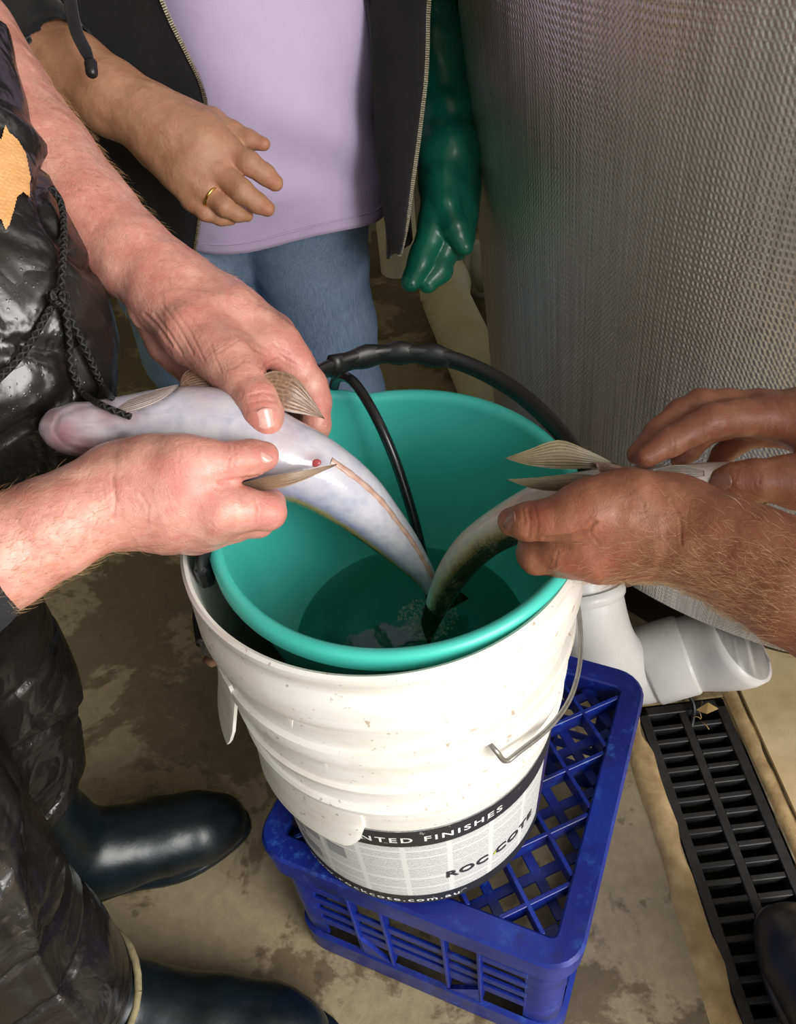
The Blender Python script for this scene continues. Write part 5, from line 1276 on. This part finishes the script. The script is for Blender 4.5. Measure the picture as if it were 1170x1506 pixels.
bcre = [(2.0, .9, [(776, 748), (780, 768), (776, 790)]), (1.8, .7, [(786, 745), (791, 768), (787, 791)]), (1.8, .8, [(768, 746), (771, 768)]), (3.2, 2.4, [(800, 792), (835, 788), (862, 780), (876, 768)]), (2.2, 1.0, [(880, 800), (868, 785), (872, 765)]), (2, .8, [(930, 720), (945, 735), (950, 760)]),
        (2, .8, [(820, 812), (815, 832)]), (2.2, 1.1, [(985, 735), (1000, 760), (1002, 800)]),
        (2.0, 1.4, [(989, 640), (992, 655), (989, 668)]), (1.8, .9, [(1030, 605), (1035, 625), (1036, 645)]), (1.6, .8, [(1042, 603), (1046, 625)]), (1.8, .9, [(1110, 690), (1118, 700), (1116, 712)]), (1.6, .8, [(1124, 684), (1130, 705)]), (1.8, .9, [(1085, 690), (1082, 705)]), (2.0, 1.0, [(1120, 590), (1130, 610), (1128, 635)]), (1.8, .9, [(1140, 588), (1150, 610)]), (1.8, .9, [(1155, 588), (1162, 605)])]
bred = [(790, 765, 22, .8), (840, 835, 24, .7), (810, 830, 18, .5), (1095, 705, 24, .5), (1050, 625, 24, .4), (1130, 600, 30, .4), (960, 660, 22, .35), (860, 760, 34, .4), (900, 830, 26, .45)]
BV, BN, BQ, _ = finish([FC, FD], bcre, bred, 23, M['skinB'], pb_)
pb_.part(nail(BV, BN, 742, 762, (-1, .12), .0125, .0120, None, M['nailB'], tilt=(-.6, .0, .3)))
pb_.part(nail(BV, BN, 1054, 706, (-1, .1), .0125, .0135, None, M['nailB'], lift=.0012))
ARB = at(995, 782, .524)-at(1170, 858, .49); ARB /= np.linalg.norm(ARB)
hv, hf = hairs(BV, BN, BQ, 3200, ARB, .012, lambda V: zone(1080, 880, (120, 60))(V)+.6*zone(960, 840, (90, 36))(V)+.12*zone(1110, 800, (90, 60))(V), 8)
hv2, hf2 = hairs(BV, BN, BQ, 160, np.array([-1., 0, 0]), .005, lambda V: zone(1150, 585, (60, 20))(V), 9)
h2 = pb_.part(add('arm_hair', mesh(*merge((hv, hf), (hv2, hf2))), M['hairB'])); h2['kind'] = 'stuff'
# his clothes stand mostly outside the frame
tb_ = [(.86, .16, .80, .15), (.84, .17, 1.05, .15), (.80, .18, 1.26, .12)]
e1 = np.array(foB[0][:3]); e2 = np.array(foC[0][:3])
s1 = [(*(e1+np.array([.012, -.008, .0])), .054), (.50, .08, .84, .056), (.72, .02, 1.18, .075)]; s2 = [(*(e2+np.array([.02, 0, 0])), .052), (.58, .38, .86, .056), (.74, .34, 1.18, .072)]
SF = Field(tb_+s1+s2, .007); SF.add(tb_, .03, kj=.03); SF.add(s1, .03, kj=.02); SF.add(s2, .03, kj=.02); SF.add([(.77, .06, 1.24, .08), (.78, .30, 1.24, .08)], .05)
V, Q = SF.poly(); V = relax(V, Q, 2); N = vnormals(V, Q); V += N*(noise3(V, 8, 81, 2)*.005)[:, None]; pb_.part(add('shirt', npmesh(V, Q), M['shirt_dark']))
lg1 = [(.82, .10, .82, .12), (.66, .02, .5, .09), (.485, .045, .27, .075)]; lg2 = [(.90, .22, .82, .12), (.93, .20, .5, .09), (.95, .20, .24, .075)]
LF = Field(lg1+lg2, .007); LF.add(lg1, .04, kj=.02); LF.add(lg2, .04, kj=.02)
V, Q = LF.poly(); V = relax(V, Q, 2); N = vnormals(V, Q); V += N*(noise3(V, 7, 82, 2)*.006)[:, None]; pb_.part(add('waterproof_trousers', npmesh(V, Q), M['oil']))
gumboot('gumboot', (.435, .055, .006), (.388, .330, .006), (.462, .07, .30), .070, M['bootB'], pb_)
gumboot('gumboot', (.97, .18, .006), (.82, .36, .006), (.95, .20, .30), .070, M['bootB'], pb_)
